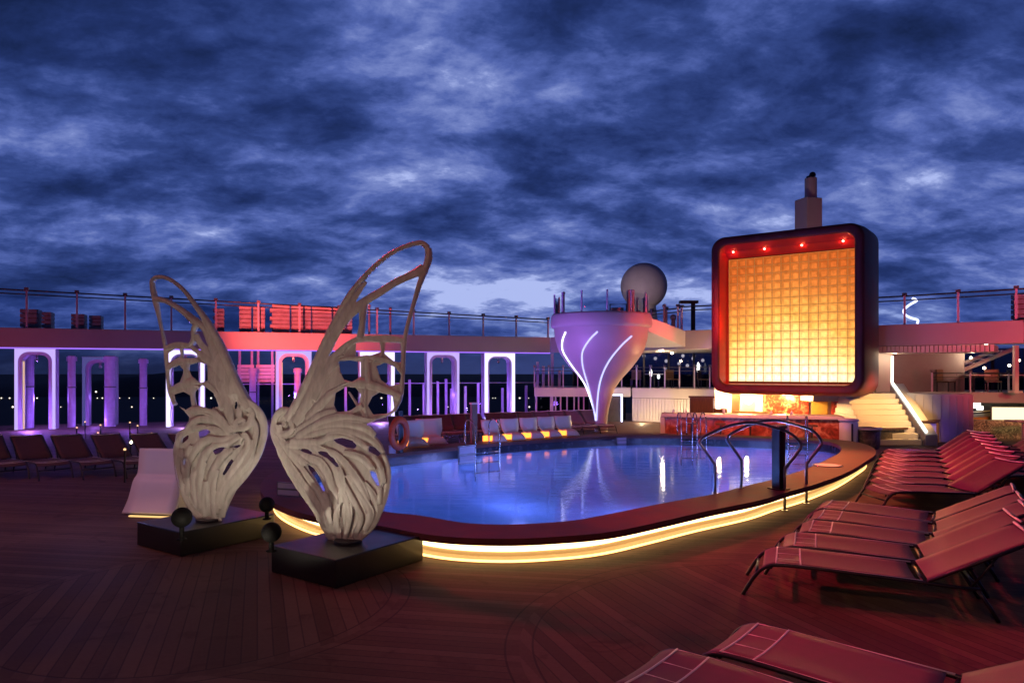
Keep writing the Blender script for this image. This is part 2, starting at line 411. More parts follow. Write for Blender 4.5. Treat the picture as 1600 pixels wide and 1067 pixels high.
# ------------------------------------------------------------------ deck, sea, shore
hole = offset_poly(inner, .30)
outl = [Vector((-60, -8, 0)), Vector((30, -8, 0)), Vector((30, 36, 0)), Vector((4, 41, 0)), Vector((-60, 17.5, 0))]
pts2 = [Vector((p.x, p.y)) for p in outl] + [Vector((p.x, p.y)) for p in hole]
e = [(i, (i + 1) % 5) for i in range(5)] + [(5 + i, 5 + (i + 1) % len(hole)) for i in range(len(hole))]
r = delaunay_2d_cdt(pts2, e, [], 0, 1e-5)
hs = set()
def inside(poly, x, y):
    c = False; n = len(poly)
    for i in range(n):
        a, q = poly[i], poly[i - 1]
        if (a[1] > y) != (q[1] > y) and x < (q[0] - a[0]) * (y - a[1]) / (q[1] - a[1]) + a[0]: c = not c
    return c
fs = []
for t in r[2]:
    cx = sum(r[0][i].x for i in t) / len(t); cy = sum(r[0][i].y for i in t) / len(t)
    if inside(outl, cx, cy) and not inside(hole, cx, cy): fs.append(tuple(t))
b = MB(); b.add([(p.x, p.y, 0) for p in r[0]], fs)
struct(b.build('deck_floor', M['deck'], up=True))
b = MB(); b.add([(-6000, -200, -34), (6000, -200, -34), (6000, 9000, -34), (-6000, 9000, -34)], [(0, 1, 2, 3)])
struct(b.build('sea', M['sea'], up=True))
b = MB()
rows = [[], [], []]
for i in range(121):
    x = -2200 + i * 44
    h = 14 + 10 * math.sin(i * .21) + 7 * math.sin(i * .53 + 1) + random.uniform(-3, 3)
    rows[0].append(Vector((x, 1000, -35))); rows[1].append(Vector((x, 1080, -30 + h * .5))); rows[2].append(Vector((x, 1300, -28 + h)))
b.strip(rows)
struct(b.build('far_shore', M['shore']))
city = [(2, 633), (15, 634), (44, 634), (58, 625), (150, 612), (160, 629), (187, 634), (202, 637), (240, 636), (152, 629), (206, 655), (165, 655), (405, 640), (560, 630), (596, 634), (609, 648), (770, 628), (774, 634), (812, 630), (826, 625), (827, 653), (846, 652), (845, 628), (20, 640), (30, 628), (95, 640), (130, 633), (330, 634), (372, 628), (520, 638), (640, 640), (700, 640), (728, 634), (745, 640)]
b = MB().ball((0, 0, 0), .75, 8, 6)
cl0 = b.build('harbour_light', M['city']); cl1 = None
for i, (px, py) in enumerate(city):
    o = cl0 if i == 0 else cl0.copy()
    if i: COL.objects.link(o)
    d = 930 if py < 640 else 700
    o.location = P(px, py, d); k = random.choice([.8, 1.1, 1.5]) * d / 900; o.scale = (k, k, k)
    o.location.z = max(o.location.z, -33)
    tag(o, 'tiny bright light on the dark far shore beyond the arches', 'harbour light', 'lights on the far shore')

# ------------------------------------------------------------------ upper deck (left run, centre and right run)
ZB, ZT = 3.35, 4.13
LA, LB = Vector((-26.0, 25.6, 0)), Vector((1.96, 36.0, 0))
ud = thing('upper_deck', 'long upper deck edge with red lit fascia above the arches', 'upper deck', (LA.x, LA.y, 0))
MB().slab(LA, LB, .25, ZB, ZT).build('fascia', M['fascia'], ud, bevel=.02)
nl = Vector((-(LB - LA).y, (LB - LA).x, 0)).normalized()
MB().slab(LA + nl * .26, LB + nl * .26, 3.6, ZB + .12, ZT - .12).build('deck_slab', M['fascia'], ud)
MB().slab(LA - nl * .0 , LB, .08, ZB - .05, ZB - .004).build('light_strip', M['strip_purple'], ud)
CA = [Vector((1.96, 36.0, 0)), Vector((5.6, 32.6, 0)), Vector((7.0, 30.0, 0))]
RA = [Vector((7.0, 30.0, 0)), Vector((13.7, 26.6, 0)), Vector((17.3, 23.8, 0)), Vector((25.0, 17.5, 0))]
def deck_run(o, pts, back):
    f1 = MB(); s1 = MB()
    nrm = []
    for i in range(len(pts)):
        d = (pts[min(i + 1, len(pts) - 1)] - pts[max(i - 1, 0)]).normalized(); nrm.append(Vector((-d.y, d.x, 0)))
    for i in range(len(pts) - 1):
        a, c = pts[i], pts[i + 1]; na, nc = nrm[i], nrm[i + 1]
        for bb, t0, t1, z0, z1 in ((f1, 0, .25, ZB, ZT), (s1, .26, back, ZB + .12, ZT - .12)):
            q = [a + na * t0, c + nc * t0, c + nc * t1, a + na * t1]
            bb.hexa([Vector((p.x, p.y, z0)) for p in q] + [Vector((p.x, p.y, z1)) for p in q])
    f1.build('fascia', M['fascia'], o, bevel=.02); s1.build('deck_slab', M['fascia'], o)
    return nrm
uc = thing('upper_deck', 'short upper deck link behind the conical hot tub', 'upper deck', CA[0])
deck_run(uc, CA, 4.0)
ur = thing('upper_deck', 'right hand upper deck with pinkish fascia beside the glowing box', 'upper deck', RA[1])
nr = deck_run(ur, RA, 5.0)
# beige slatted soffit under the right run
b = MB(); d = (RA[2] - RA[1]).normalized(); nn = Vector((-d.y, d.x, 0))
for i in range(34):
    p = RA[1] + Vector((-.9, .5, 0)) + d * (i * .14) + nn * .4
    b.slab(p, p + d * .115, 2.2, ZB - .26, ZB - .02)
b.build('soffit_slats', M['cream'], ur)

# railings on the upper deck
def railing(label, pts, hts, n, inset, cap=.03, postw=.07, cat='railing', glass=True, base=ZT, ends=None):
    t = thing('glass_railing', label, cat, (pts[0].x, pts[0].y, base))
    L = [0]
    for i in range(1, len(pts)): L.append(L[-1] + (pts[i] - pts[i - 1]).length)
    def at(s):
        for i in range(1, len(pts)):
            if s <= L[i] or i == len(pts) - 1:
                k = (s - L[i - 1]) / (L[i] - L[i - 1]); d = (pts[i] - pts[i - 1]).normalized()
                return pts[i - 1].lerp(pts[i], k) + Vector((-d.y, d.x, 0)) * inset, d
    P0 = []
    for i in range(n + 1):
        s = L[-1] * i / n; p, d = at(s); h = hts[0] + (hts[1] - hts[0]) * i / n; P0.append((p, h, d))
        po = MB().box((p.x, p.y, base + h / 2), (postw, postw, h), math.atan2(d.y, d.x)).build('post', M['purple_metal'], t)
        MB().box((p.x, p.y, base + h + .05), (postw * 2.2, postw * 1.8, .10), math.atan2(d.y, d.x)).build('post_cap', M['grey_metal'], po)
    for k in (0, 1):
        MB().tube([p + Vector((0, 0, base + h - .02 - k * .16)) for p, h, d in P0], cap * (1 if k == 0 else .8), 6).build('handrail', M['dark_metal'], t)
    if glass:
        g = MB()
        for (p, h, d), (q, h2, d2) in zip(P0, P0[1:]):
            g.slab(p + d * .06, q - d2 * .06, .012, base + .06, base + min(h, h2) - .24)
        g.build('glass_panel', M['glass'], t)
    return t
railing('tall glass railing with thin posts along the left upper deck', [LA, LB], (1.72, .95), 17, .3)
railing('short glass railing above the conical hot tub walkway', [CA[1] + Vector((0, 0, 0)), CA[2]], (1.0, 1.0), 3, .3)
railing('glass railing on the right upper deck beside the white neon squiggle', RA, (1.05, 1.15), 13, .3)

# red-lit slatted cabinets on the upper deck
def on_left(px, off=1.0):                 # point on the left run seen at photo column px
    k = (px - 800) / F; A = LA + nl * off; D = LB - LA
    s = (A.x - k * A.y) / (k * D.y - D.x)
    return A + D * s
def cabinet(x0, x1, h, label, cols=1, jag=False, off=1.0, pt=None, rz=None):
    a, c = (on_left(x0, off), on_left(x1, off)) if pt is None else pt
    t = thing('slatted_cabinet', label, 'slatted cabinet', (a.x, a.y, ZT - .1), 'slatted cabinets on the upper deck')
    d = (c - a).normalized(); W = (c - a).length; w = W / cols
    for k in range(cols):
        b = MB(); q0 = a + d * (k * w + .02); q1 = a + d * ((k + 1) * w - .05)
        nsl = max(5, int(h / .17))
        for i in range(nsl):
            z = ZT - .12 + i * h / nsl
            ind = (.10 if (jag and i % 2) else 0) if k == 0 else 0
            b.slab(q0 + d * ind, q1, .6, z + .02, z + h / nsl * .97)
        b.build('slat_stack', M['slat_box'], t, bevel=.015)
        MB().slab(q0 + d * .12 + nl * .04, q1 - d * .02 + nl * .04, .5, ZT - .12, ZT - .14 + h).build('core_panel', M['marble_red'], t)
    return t
cabinet(332, 352, 1.20, 'narrow red lit slatted stack seen right of the left wing tip', 1, True)
cabinet(373, 416, 1.35, 'pair of red lit slatted columns right of the narrow stack', 2)
cabinet(421, 552, 1.45, 'widest brightest red slatted cabinet, partly behind the right wing', 4, True)
cabinet(30, 62, .95, 'dim slatted cabinet farthest left on the upper deck', 1)
cabinet(64, 82, .85, 'small dim slatted cabinet left of the tall railing post', 1)
cabinet(110, 134, .80, 'dim low slatted cabinet left of two crossed posts', 1)
cabinet(138, 160, .75, 'lowest dim slatted cabinet nearest the left wing tip', 1)
pr = P(1578, 500, 24.6); pr2 = P(1640, 500, 23.6)
cabinet(0, 0, 1.05, 'coral lit slatted cabinet at the far right of the upper deck', 1, False, 1.0, (Vector((pr.x, pr.y, 0)), Vector((pr2.x, pr2.y, 0))))
# thin mast posts near the cabinets (seen behind the right wing)
for px, top, lab in ((577, 478, 'thin pale post behind the tip cell of the right wing'), (610, 482, 'thin pale post between the wing ribs, beside the rail'), (881, 458, 'grey post rising left of the hot tub rim')):
    p = on_left(px, .8); q = P(px, top, p.y)
    tag(MB().cyl((p.x, p.y, ZT - .12), .05, q.z - ZT + .12, 10).ball((p.x, p.y, q.z), .08, 10, 6).build('signal_post', M['purple_metal']), lab, 'post')

# ------------------------------------------------------------------ arches under the left upper deck
ARCH = [(22, 87, 'mid', 'leftmost lavender lit arch with a warm inner leg', 1.0),
        (128, 182, 'dim', 'dim blue arch second from the left', 2.6),
        (259, 320, 'bright', 'bright arch partly hidden behind the left wing', .6),
        (431, 487, 'mid', 'lavender arch standing between the two wings', .6),
        (562, 617, 'bright', 'white lit arch seen through the right wing', .6),
        (667, 718, 'mid', 'lavender lit arch just right of the right wing', .6),
        (757, 805, 'bright', 'brightest white lit arch, rightmost in the row', .6)]
du = (LB - LA).normalized()
def arch_shape(w, h, leg, rad, y0, y1, top=None):
    top = top or leg
    o = [(-w / 2, 0), (-w / 2, h), (w / 2, h), (w / 2, 0)]
    i = [(-w / 2 + leg, 0)]
    for k in range(7):
        a = math.pi - k * math.pi / 12
        i.append((-w / 2 + leg + rad + rad * math.cos(a), h - top - rad + rad * math.sin(a)))
    j = [(-x, z) for x, z in i[::-1]]
    path = i + j
    # strip quads between the inner path and matched outer path
    outp = []
    for (x, z) in path:
        if z < h - top - rad + 1e-6: outp.append((-w / 2 if x < 0 else w / 2, z))
        else:
            ang = abs(x) ; outp.append((None, None))
    m = len(path); n7 = len(i)
    for k in range(m):
        if outp[k][0] is None:
            kk = k if k < n7 else m - 1 - k
            s = -1 if k < n7 else 1
            t = (kk - 1) / 6
            if t <= .5: outp[k] = (s * w / 2, h - top - rad + (top + rad) * t * 2)
            else: outp[k] = (s * (w / 2 - (leg + rad) * (t - .5) * 2), h)
    vs = [(x, y0, z) for x, z in path] + [(x, y0, z) for x, z in outp] + [(x, y1, z) for x, z in path] + [(x, y1, z) for x, z in outp]
    fs = []
    for k in range(m - 1):
        fs += [(k, k + 1, m + k + 1, m + k), (2 * m + k, 3 * m + k, 3 * m + k + 1, 2 * m + k + 1), (k, 2 * m + k, 2 * m + k + 1, k + 1), (m + k, m + k + 1, 3 * m + k + 1, 3 * m + k)]
    fs += [(0, m, 3 * m, 2 * m), (m - 1, 3 * m - 1, 4 * m - 1, 2 * m - 1)]
    return vs, fs
arch_pos = []
for x0, x1, kind, lab, off in ARCH:
    a, c = on_left(x0, off), on_left(x1, off); mid = (a + c) / 2; w = (c - a).length
    t = thing('light_arch', lab, 'light arch', mid, 'tall lit arches under the upper deck')
    t.rotation_euler.z = math.atan2(du.y, du.x)
    h = ZB - .012 if off < 2 else ZB - .3
    arch_pos.append((mid, w, kind))
    v, f = arch_shape(w, h, .26, .30, 0.02, .55); MB().add(v, f).build('frame', M['lav_white'], t, local=True)
    v, f = arch_shape(w - .03, h - .02, .16 if kind == 'bright' else .11, .40, -.012, .017, .16 if kind == 'bright' else .11); MB().add(v, f).build('flood_glow_face', M['arch_' + kind], t, local=True)  # emissive face stands in for violet flood light on the frame
    if kind == 'mid':
        MB().box((-w / 2 + .262 + .02, .22, (h - .5) / 2), (.036, .12, h - .55)).build('inner_light', M['arch_warm'], t, local=True)
    MB().cyl((0, .25, h - .42), .05, .16, 12).ball((0, .25, h - .46), .07, 12, 8).build('pendant_lamp', M['steel'], t, local=True)
# plain columns standing between the arches
for px, top, lab in ((47, 553, 'purple column inside the leftmost arch opening'), (112, 556, 'purple column between the first and second arch'), (224, 560, 'dark purple column left of the left wing'), (395, 575, 'slim purple column in the gap between wings'), (172, 556, 'thick lavender column beside the dim blue arch'), (465, 575, 'blue violet column inside the arch between wings')):
    p = on_left(px, 1.9); z = P(px, top, p.y).z
    t = thing('column', lab, 'column', p, 'purple columns by the arches')
    r = .22 if px == 172 else .15
    MB().cyl(p, r, min(z, ZB + .1), 16).build('shaft', M['purple_metal'], t)
    MB().cyl(p + Vector((0, 0, z - .22)), r + .05, .18, 16).build('capital', M['purple_metal'], t)
    MB().cyl(p + Vector((0, 0, z * .55)), r + .03, .06, 16).build('collar', M['grey_metal'], t)
# windscreen along the ship's edge
ws = thing('windscreen', 'glass windscreen with violet posts behind the arches', 'windscreen', on_left(640, 2.9))
wp = []
for i, px in enumerate([516, 540, 640, 662, 684, 697, 705, 727, 747, 785, 822, 838]):
    p = on_left(px, 2.95); top = P(px, 592 + (i * 7 % 11) - (2 if px < 700 else -6), p.y).z
    MB().box((p.x, p.y, top / 2), (.12, .12, top), math.atan2(du.y, du.x)).build('post', M['purple_metal'], ws)
p, q = on_left(330, 3.0), on_left(845, 3.0)
MB().slab(p, q, .014, .15, 1.75).build('glass_panel', M['glass'], ws)
MB().tube([p + Vector((0, 0, 1.78)), q + Vector((0, 0, 1.78))], .03, 6).build('handrail', M['purple_metal'], ws)
# slatted panels added in place of the red stacks' reflection in the glass
for (xa, xb, lab) in ((371, 397, 'left orange slatted panel standing in for a reflection under the deck'), (400, 429, 'right orange slatted panel standing in for a reflection under the deck')):
    a, c = on_left(xa, 3.4), on_left(xb, 3.4); t = thing('reflection_panel', lab, 'screen', a, 'reflection panels under the deck')
    b = MB()
    for i in range(5):
        b.slab(a, c, .08, P(0, 597 - i * 5.6, a.y).z, P(0, 592.2 - i * 5.6, a.y).z)
    b.build('slats', M['slat_box'], t)
    dd = (c - a).normalized()
    for q in (a + dd * .1, c - dd * .1):
        MB().cyl(Vector((q.x, q.y, 0)) + nl * .16, .06, 3.4, 10).build('post', M['purple_metal'], t)

# ------------------------------------------------------------------ conical hot tub
TC = Vector(((939 - 800) / F * 28.0, 28.0, 0))
tub = thing('hot_tub', 'violet martini glass shaped hot tub with glowing curved lines', 'hot tub', TC)
prof = [(.26, 0), (.25, .44), (.29, .8), (.40, 1.25), (.57, 1.74), (.82, 2.1), (1.12, 2.43), (1.45, 2.85), (1.69, 3.24), (1.82, 3.7), (1.87, 4.10)]
pf = [Vector((a, z, 0)) for a, z in prof]
prof_s = [(p.x, p.y) for p in catmull(pf, 4)]
MB().lathe(TC, prof_s, 64).build('bowl', M['tub_paint'], tub)
MB().lathe(TC, [(1.86, 4.10), (1.97, 4.13), (2.0, 4.22), (1.98, 4.56), (1.93, 4.64), (1.78, 4.64), (1.76, 4.3), (.02, 4.3)], 64).build('rim', M['tub_paint'], tub)
def radius_at(z):
    for (a, z0), (c, z1) in zip(prof_s, prof_s[1:]):
        if z0 <= z <= z1: return a + (c - a) * (z - z0) / (z1 - z0 + 1e-9)
    return prof_s[-1][0]
for pts, mt in (([(884, 519), (879, 533), (880, 549), (893, 570), (905, 586), (914, 600), (922, 620), (928, 640), (931, 657)], 'led_white'),
                ([(934, 518), (922, 530), (911, 548), (910, 566), (914, 585), (920, 605), (926, 630), (931, 657)], 'led_violet'),
                ([(986, 525), (972, 538), (957, 556), (946, 574), (939, 592), (935, 612), (933, 635), (932, 657)], 'led_violet')):
    path = []
    for (px, py) in pts:
        z = EYE + (HZ - py) / F * 27.0
        rr = radius_at(z) + .015
        for _ in range(8):                # meet the bowl's surface
            sx = max(-.985, min(.985, ((px - 800) / F * (TC.y) - TC.x) / rr))
            Yd = TC.y - rr * math.sqrt(1 - sx * sx)
            sx = max(-.985, min(.985, ((px - 800) / F * Yd - TC.x) / rr)); Yd = TC.y - rr * math.sqrt(1 - sx * sx)
            z = max(0.02, EYE + (HZ - py) / F * Yd); rr = radius_at(z) + .015
        path.append(Vector((TC.x + rr * sx, Yd, z)))
    MB().tube(catmull(path, 4), .032, 6).build('light_line', M[mt], tub)
# walkway from the tub to the upper deck
wk = thing('walkway', 'coral lit walkway joining the hot tub rim to the deck', 'walkway', (5.6, 28.6, 3.6))
a, c = Vector((5.0, 27.2, 0)), Vector((7.3, 29.6, 0)); d = (c - a).normalized(); n = Vector((-d.y, d.x, 0)) * 2.2
b = MB(); b.hexa([a + Vector((0, 0, 4.05)), c + Vector((0, 0, 3.42)), c + n + Vector((0, 0, 3.42)), a + n + Vector((0, 0, 4.05)), a + Vector((0, 0, 4.62)), c + Vector((0, 0, 4.10)), c + n + Vector((0, 0, 4.10)), a + n + Vector((0, 0, 4.62))])
b.build('side_panel', M['white'], wk, bevel=.03)
# posts and glass on the rim
tr = thing('rim_railing', 'thin posts and glass around the hot tub rim', 'railing', TC + Vector((0, 0, 4.64)))
for k in range(9):
    a = math.radians(150 + k * 30)
    MB().cyl(TC + Vector((1.85 * math.cos(a), 1.85 * math.sin(a), 4.64)), .035, .8, 8).build('post', M['purple_metal'], tr)
MB().lathe(TC + Vector((0, 0, 4.66)), [(1.85, 0), (1.85, .7)], 48).build('glass_panel', M['glass'], tr)
for px, lab in ((983, 'thicker orange lit post in front of the dark dome'), (989, 'slim orange lit post right of the thicker one'), (1007, 'short reddish post under the dark dome')):
    p = P(px, 490, 28.2); tp = P(px, 455 if px < 1000 else 468, 28.2).z
    tag(MB().cyl((p.x, p.y, 4.25), .10 if px == 983 else .06, tp - 4.25, 12).ball((p.x, p.y, tp), .07, 10, 6).build('rim_post', M['cream']), lab, 'post')
ck = thing('white_frame', 'small white framed box on the tub rim left of the dome', 'frame', P(966, 492, 29.3))
p = P(966, 492, 29.3)
MB().box(p + Vector((0, .3, .16)), (.5, .3, .32)).build('panel', M['white'], ck, bevel=.02)
MB().tube([p + Vector((-.34, 0, -.3)), p + Vector((-.34, 0, .44)), p + Vector((.34, 0, .44)), p + Vector((.34, 0, -.3))], .03, 8).build('frame_tube', M['dark_metal'], ck)

# radome and mast
RY = 45.0; rp = P(1006, 447, RY)
rd = thing('radome', 'large dark grey satellite dome above the conical hot tub', 'radome', (rp.x, rp.y, ZT))
MB().ball(rp, 36 / F * RY, 48, 28).build('dome', M['radome'], rd)
MB().lathe((rp.x, rp.y, 0), [(1.0, ZT - .2), (.9, 5.4), (.75, rp.z - 1.2)], 24).build('pedestal', M['radome'], rd)
mp_ = P(1263, 358, 34)
ms = thing('funnel_mast', 'grey stepped mast rising behind the glowing box', 'mast', (mp_.x, mp_.y, ZT))
MB().box((mp_.x, mp_.y, (ZT + 10.7) / 2), (.88, .88, 10.7 - ZT), .3).build('trunk', M['fascia'], ms, bevel=.03)
MB().cyl((mp_.x + .12, mp_.y, 10.7), .28, 1.0, 20).build('pipe', M['fascia'], ms)
MB().cyl((mp_.x + .12, mp_.y, 11.7), .21, .1, 16).ball((mp_.x + .2, mp_.y, 11.86), .16, 14, 8).build('cap', M['dark_metal'], ms)
# bits of equipment on the deck between dome and box
for px, top, w, lab in ((1038, 478, .12, 'short red lit post right of the dome'), (1052, 496, .18, 'low pale bollard on the deck right of the dome'), (1083, 472, .2, 'dark lamp post with a flat head near the box')):
    p = P(px, 515, 31.0); tp = P(px, top, 31.0).z
    b = MB().cyl((p.x, p.y, ZT - .1), w / 2, tp - ZT + .1, 10)
    if px == 1083: b.box((p.x - .2, p.y, tp), (.8, .3, .12))
    else: b.ball((p.x, p.y, tp), w * .8, 10, 6)
    tag(b.build('deck_post', M['dark_metal'] if px == 1083 else M['cream']), lab, 'post')

# ------------------------------------------------------------------ glowing box
BL, BR = Vector((7.50, 26.6, 0)), Vector((11.76, 23.5, 0))
bx = (BR - BL).normalized(); bn = Vector((bx.y, -bx.x, 0))       # bn faces the camera
W = (BR - BL).length; ZB0, ZB1 = 1.60, 7.42
gb = thing('glowing_box', 'huge dark red framed screen box glowing with golden grid', 'screen box', (BL + BR) / 2 - bn * 1.5)
def rr(x0, z0, x1, z1, r, n=8, bul=0.0):   # rounded rectangle loop in (x, z)
    o = []
    for cx, cz, a0 in ((x1 - r, z0 + r, -90), (x1 - r, z1 - r, 0), (x0 + r, z1 - r, 90), (x0 + r, z0 + r, 180)):
        for k in range(n + 1):
            a = math.radians(a0 + 90 * k / n); o.append((cx + r * math.cos(a), cz + r * math.sin(a)))
    return o
def bp3(x, z, dep): q = BL + bx * x - bn * dep; return Vector((q.x, q.y, z))
loops = []
def L(ins, dep, r): loops.append([bp3(x, z, dep) for x, z in rr(ins, ZB0 + ins, W - ins, ZB1 - ins, r)])
for ins, dep, r in ((.55, 3.4, .5), (.10, 3.2, .5), (-.10, 2.2, .55), (-.08, 1.0, .55), (0, .12, .5), (.03, .03, .48), (.10, 0, .45), (.26, 0, .36), (.30, .03, .33), (.31, .10, .32)): L(ins, dep, r)
def loft(ls, close_first=False):
    b = MB(); m = len(ls[0]); vs = [p for l in ls for p in l]
    b.add(vs, [(i * m + k, i * m + (k + 1) % m, (i + 1) * m + (k + 1) % m, (i + 1) * m + k) for i in range(len(ls) - 1) for k in range(m)], True)
    if close_first: b.add(ls[0], [tuple(range(m))])
    return b
loft(loops, True).build('housing', M['red_frame'], gb)
SX0, SX1, SZ0, SZ1, SD = .50, W - .30, ZB0 + .42, ZB1 - .80, .62
def rect(x0, z0, x1, z1, dep, n=9):
    return [bp3(x, z, dep) for x, z in rr(x0, z0, x1, z1, .03, 8)]
ls = [[bp3(x, z, .105) for x, z in rr(.312, ZB0 + .312, W - .312, ZB1 - .312, .32)], rect(.40, ZB0 + .34, W - .28, ZB1 - .56, .36), rect(SX0 - .06, SZ0 - .06, SX1 + .06, SZ1 + .06, SD + .12)]
loft(ls).build('reveal', M['red_reveal'], gb)
# luminous panel: rows of cells, inner lamp's fall-off painted into their colour
def panel_mat(nm='golden_light_grid', st=1.85):
    m, nt, out = newmat(nm)
    tc = N(nt, 'ShaderNodeTexCoord'); sp = N(nt, 'ShaderNodeSeparateXYZ'); nt.links.new(tc.outputs['Generated'], sp.inputs[0])
    nz = N(nt, 'ShaderNodeTexNoise'); nz.inputs['Scale'].default_value = 5; nt.links.new(tc.outputs['Generated'], nz.inputs['Vector'])
    v = math_n(nt, 'ADD', sp.outputs[2], math_n(nt, 'MULTIPLY', math_n(nt, 'SUBTRACT', nz.outputs['Fac'], .5), .22))
    dx = math_n(nt, 'ABSOLUTE', math_n(nt, 'SUBTRACT', sp.outputs[0], .50))
    v = math_n(nt, 'ADD', v, math_n(nt, 'MULTIPLY', math_n(nt, 'MULTIPLY', dx, dx), .75))
    r = N(nt, 'ShaderNodeValToRGB'); e = r.color_ramp.elements
    e[0].position = .0; e[0].color = (1.0, .92, .62, 1); e[1].position = 1; e[1].color = (.42, .085, .014, 1)
    for p, c in ((.12, (1.0, .86, .48)), (.28, (1.0, .68, .22)), (.50, (.84, .38, .075)), (.78, (.58, .165, .03))):
        k = e.new(p); k.color = (*c, 1)
    nt.links.new(v, r.inputs[0])
    em = N(nt, 'ShaderNodeEmission'); nt.links.new(r.outputs[0], em.inputs[0])
    nq_ = N(nt, 'ShaderNodeTexNoise'); nq_.inputs['Scale'].default_value = 26; nq_.inputs['Detail'].default_value = 4; nt.links.new(tc.outputs['Generated'], nq_.inputs['Vector'])
    mq = N(nt, 'ShaderNodeMapRange'); nt.links.new(nq_.outputs['Fac'], mq.inputs['Value']); mq.inputs['From Min'].default_value = .3; mq.inputs['From Max'].default_value = .7
    mq.inputs['To Min'].default_value = st * .78; mq.inputs['To Max'].default_value = st * 1.18; nt.links.new(mq.outputs[0], em.inputs[1])
    nt.links.new(em.outputs[0], out.inputs[0]); return m
M['panel'] = panel_mat(); M['panel_slope'] = panel_mat('golden_light_slope', 1.35)
b = MB(); nx, nz_ = 14, 15
cw, ch = (SX1 - SX0) / nx, (SZ1 - SZ0) / nz_
for i in range(nx):
    for j in range(nz_):
        x, z = SX0 + i * cw, SZ0 + j * ch
        q = [bp3(x, z, SD), bp3(x + cw, z, SD), bp3(x + cw, z + ch, SD), bp3(x, z + ch, SD)]
        k = .22
        s = [bp3(x + cw * k, z + ch * k, SD + .10), bp3(x + cw * (1 - k), z + ch * k, SD + .10), bp3(x + cw * (1 - k), z + ch * (1 - k), SD + .10), bp3(x + cw * k, z + ch * (1 - k), SD + .10)]
        b.add(q + s, [(4, 5, 6, 7), (0, 1, 5, 4), (1, 2, 6, 5), (2, 3, 7, 6), (3, 0, 4, 7)])
lg = b.build('light_grid', M['panel'], gb); lg.data.materials.append(M['panel_slope'])
for k, pgn in enumerate(lg.data.polygons): pgn.material_index = 0 if k % 5 == 0 else 1
M['grid_line'] = glow('grid_line', (1.0, .38, .08), .34, (.4, .2, .06))  # faint glow put into the bars in place of light from the cells
b = MB()
for i in range(nx + 1):
    x = SX0 + i * cw; b.hexa([bp3(x - .008, SZ0, SD + .01), bp3(x + .008, SZ0, SD + .01), bp3(x + .008, SZ0, SD - .025), bp3(x - .008, SZ0, SD - .025), bp3(x - .008, SZ1, SD + .01), bp3(x + .008, SZ1, SD + .01), bp3(x + .008, SZ1, SD - .025), bp3(x - .008, SZ1, SD - .025)])
for j in range(nz_ + 1):
    z = SZ0 + j * ch; b.hexa([bp3(SX0, z - .008, SD + .008), bp3(SX1, z - .008, SD + .008), bp3(SX1, z - .008, SD - .021), bp3(SX0, z - .008, SD - .021), bp3(SX0, z + .008, SD + .008), bp3(SX1, z + .008, SD + .008), bp3(SX1, z + .008, SD - .021), bp3(SX0, z + .008, SD - .021)])
b.build('grid_bars', M['grid_line'], gb)
MB().hexa([bp3(.45, ZB1 - .52, .30), bp3(W - .35, ZB1 - .52, .30), bp3(W - .35, ZB1 - .52, .40), bp3(.45, ZB1 - .52, .40), bp3(.45, ZB1 - .46, .30), bp3(W - .35, ZB1 - .46, .30), bp3(W - .35, ZB1 - .46, .40), bp3(.45, ZB1 - .46, .40)]).build('lamp_bar', M['red_reveal'], gb)
for x in (.75, 1.9, 3.2, 4.55):
    MB().ball(bp3(x, ZB1 - .55, .34), .035, 10, 8).build('spotlight', M['lamp'], gb)

# ------------------------------------------------------------------ terrace, bar, stairs
TZ = 1.60
tl = thing('terrace', 'raised violet lit terrace edge behind the hot tub stem', 'terrace', (1.1, 34.5, 0))
MB().slab((1.1, 34.6), (5.75, 34.1), .3, 1.16, TZ).build('fascia', M['white'], tl, bevel=.02)
MB().slab((1.1, 34.91), (5.75, 34.41), 6, 1.2, TZ - .05).build('deck_slab', M['fascia'], tl)
for px in (838, 862, 868, 876, 886, 897, 904, 912, 921):
    p = P(px, 640, 34.9); MB().box((p.x, p.y, .58), (.16 if px in (862,) else .07, .1, 1.16)).build('door_post', M['purple_metal'], tl)
MB().slab((1.2, 35.1), (5.6, 34.65), .02, 0, 1.15).build('glass_door', M['glass_dark'], tl)
dr = thing('doorway', 'dark doorway with white lit frame right of the tub stem', 'doorway', P(965, 660, 33.2))
p = P(957, 660, 33.5)
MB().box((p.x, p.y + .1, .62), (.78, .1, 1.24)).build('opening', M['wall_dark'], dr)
MB().box((p.x + .44, p.y - .0, .62), (.07, .12, 1.24)).box((p.x + .16, p.y, 1.275), (.64, .12, .065)).build('frame', M['led_white'], dr)
pw = thing('panel_wall', 'peach panel wall with vertical grooves left of the bar', 'wall', (7.3, 33, 0))
A_, B_ = Vector((5.8, 34.0, 0)), Vector((9.6, 31.6, 0))
MB().slab(A_, B_, .3, 1.12, TZ).build('top_band', M['cream'], pw, bevel=.02)
b = MB(); dd = (B_ - A_).normalized(); Lw = (B_ - A_).length
for i in range(30): b.slab(A_ + dd * (i * Lw / 30 + .01), A_ + dd * ((i + 1) * Lw / 30 - .012), .28, 0, 1.10)
b.build('grooved_panel', M['cream'], pw)
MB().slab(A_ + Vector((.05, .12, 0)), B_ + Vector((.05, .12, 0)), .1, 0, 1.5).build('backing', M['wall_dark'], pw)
MB().slab(A_ + Vector((0, .35, 0)), B_ + Vector((0, .35, 0)), 6, 1.2, TZ - .05).build('deck_slab', M['fascia'], pw)
railing('slim terrace railing with pale posts under the ceiling lights', [Vector((1.1, 34.75, 0)), A_ + Vector((0, .1, 0)), B_ + Vector((0, .1, 0))], (1.0, 1.0), 13, .05, .018, .05, base=TZ)
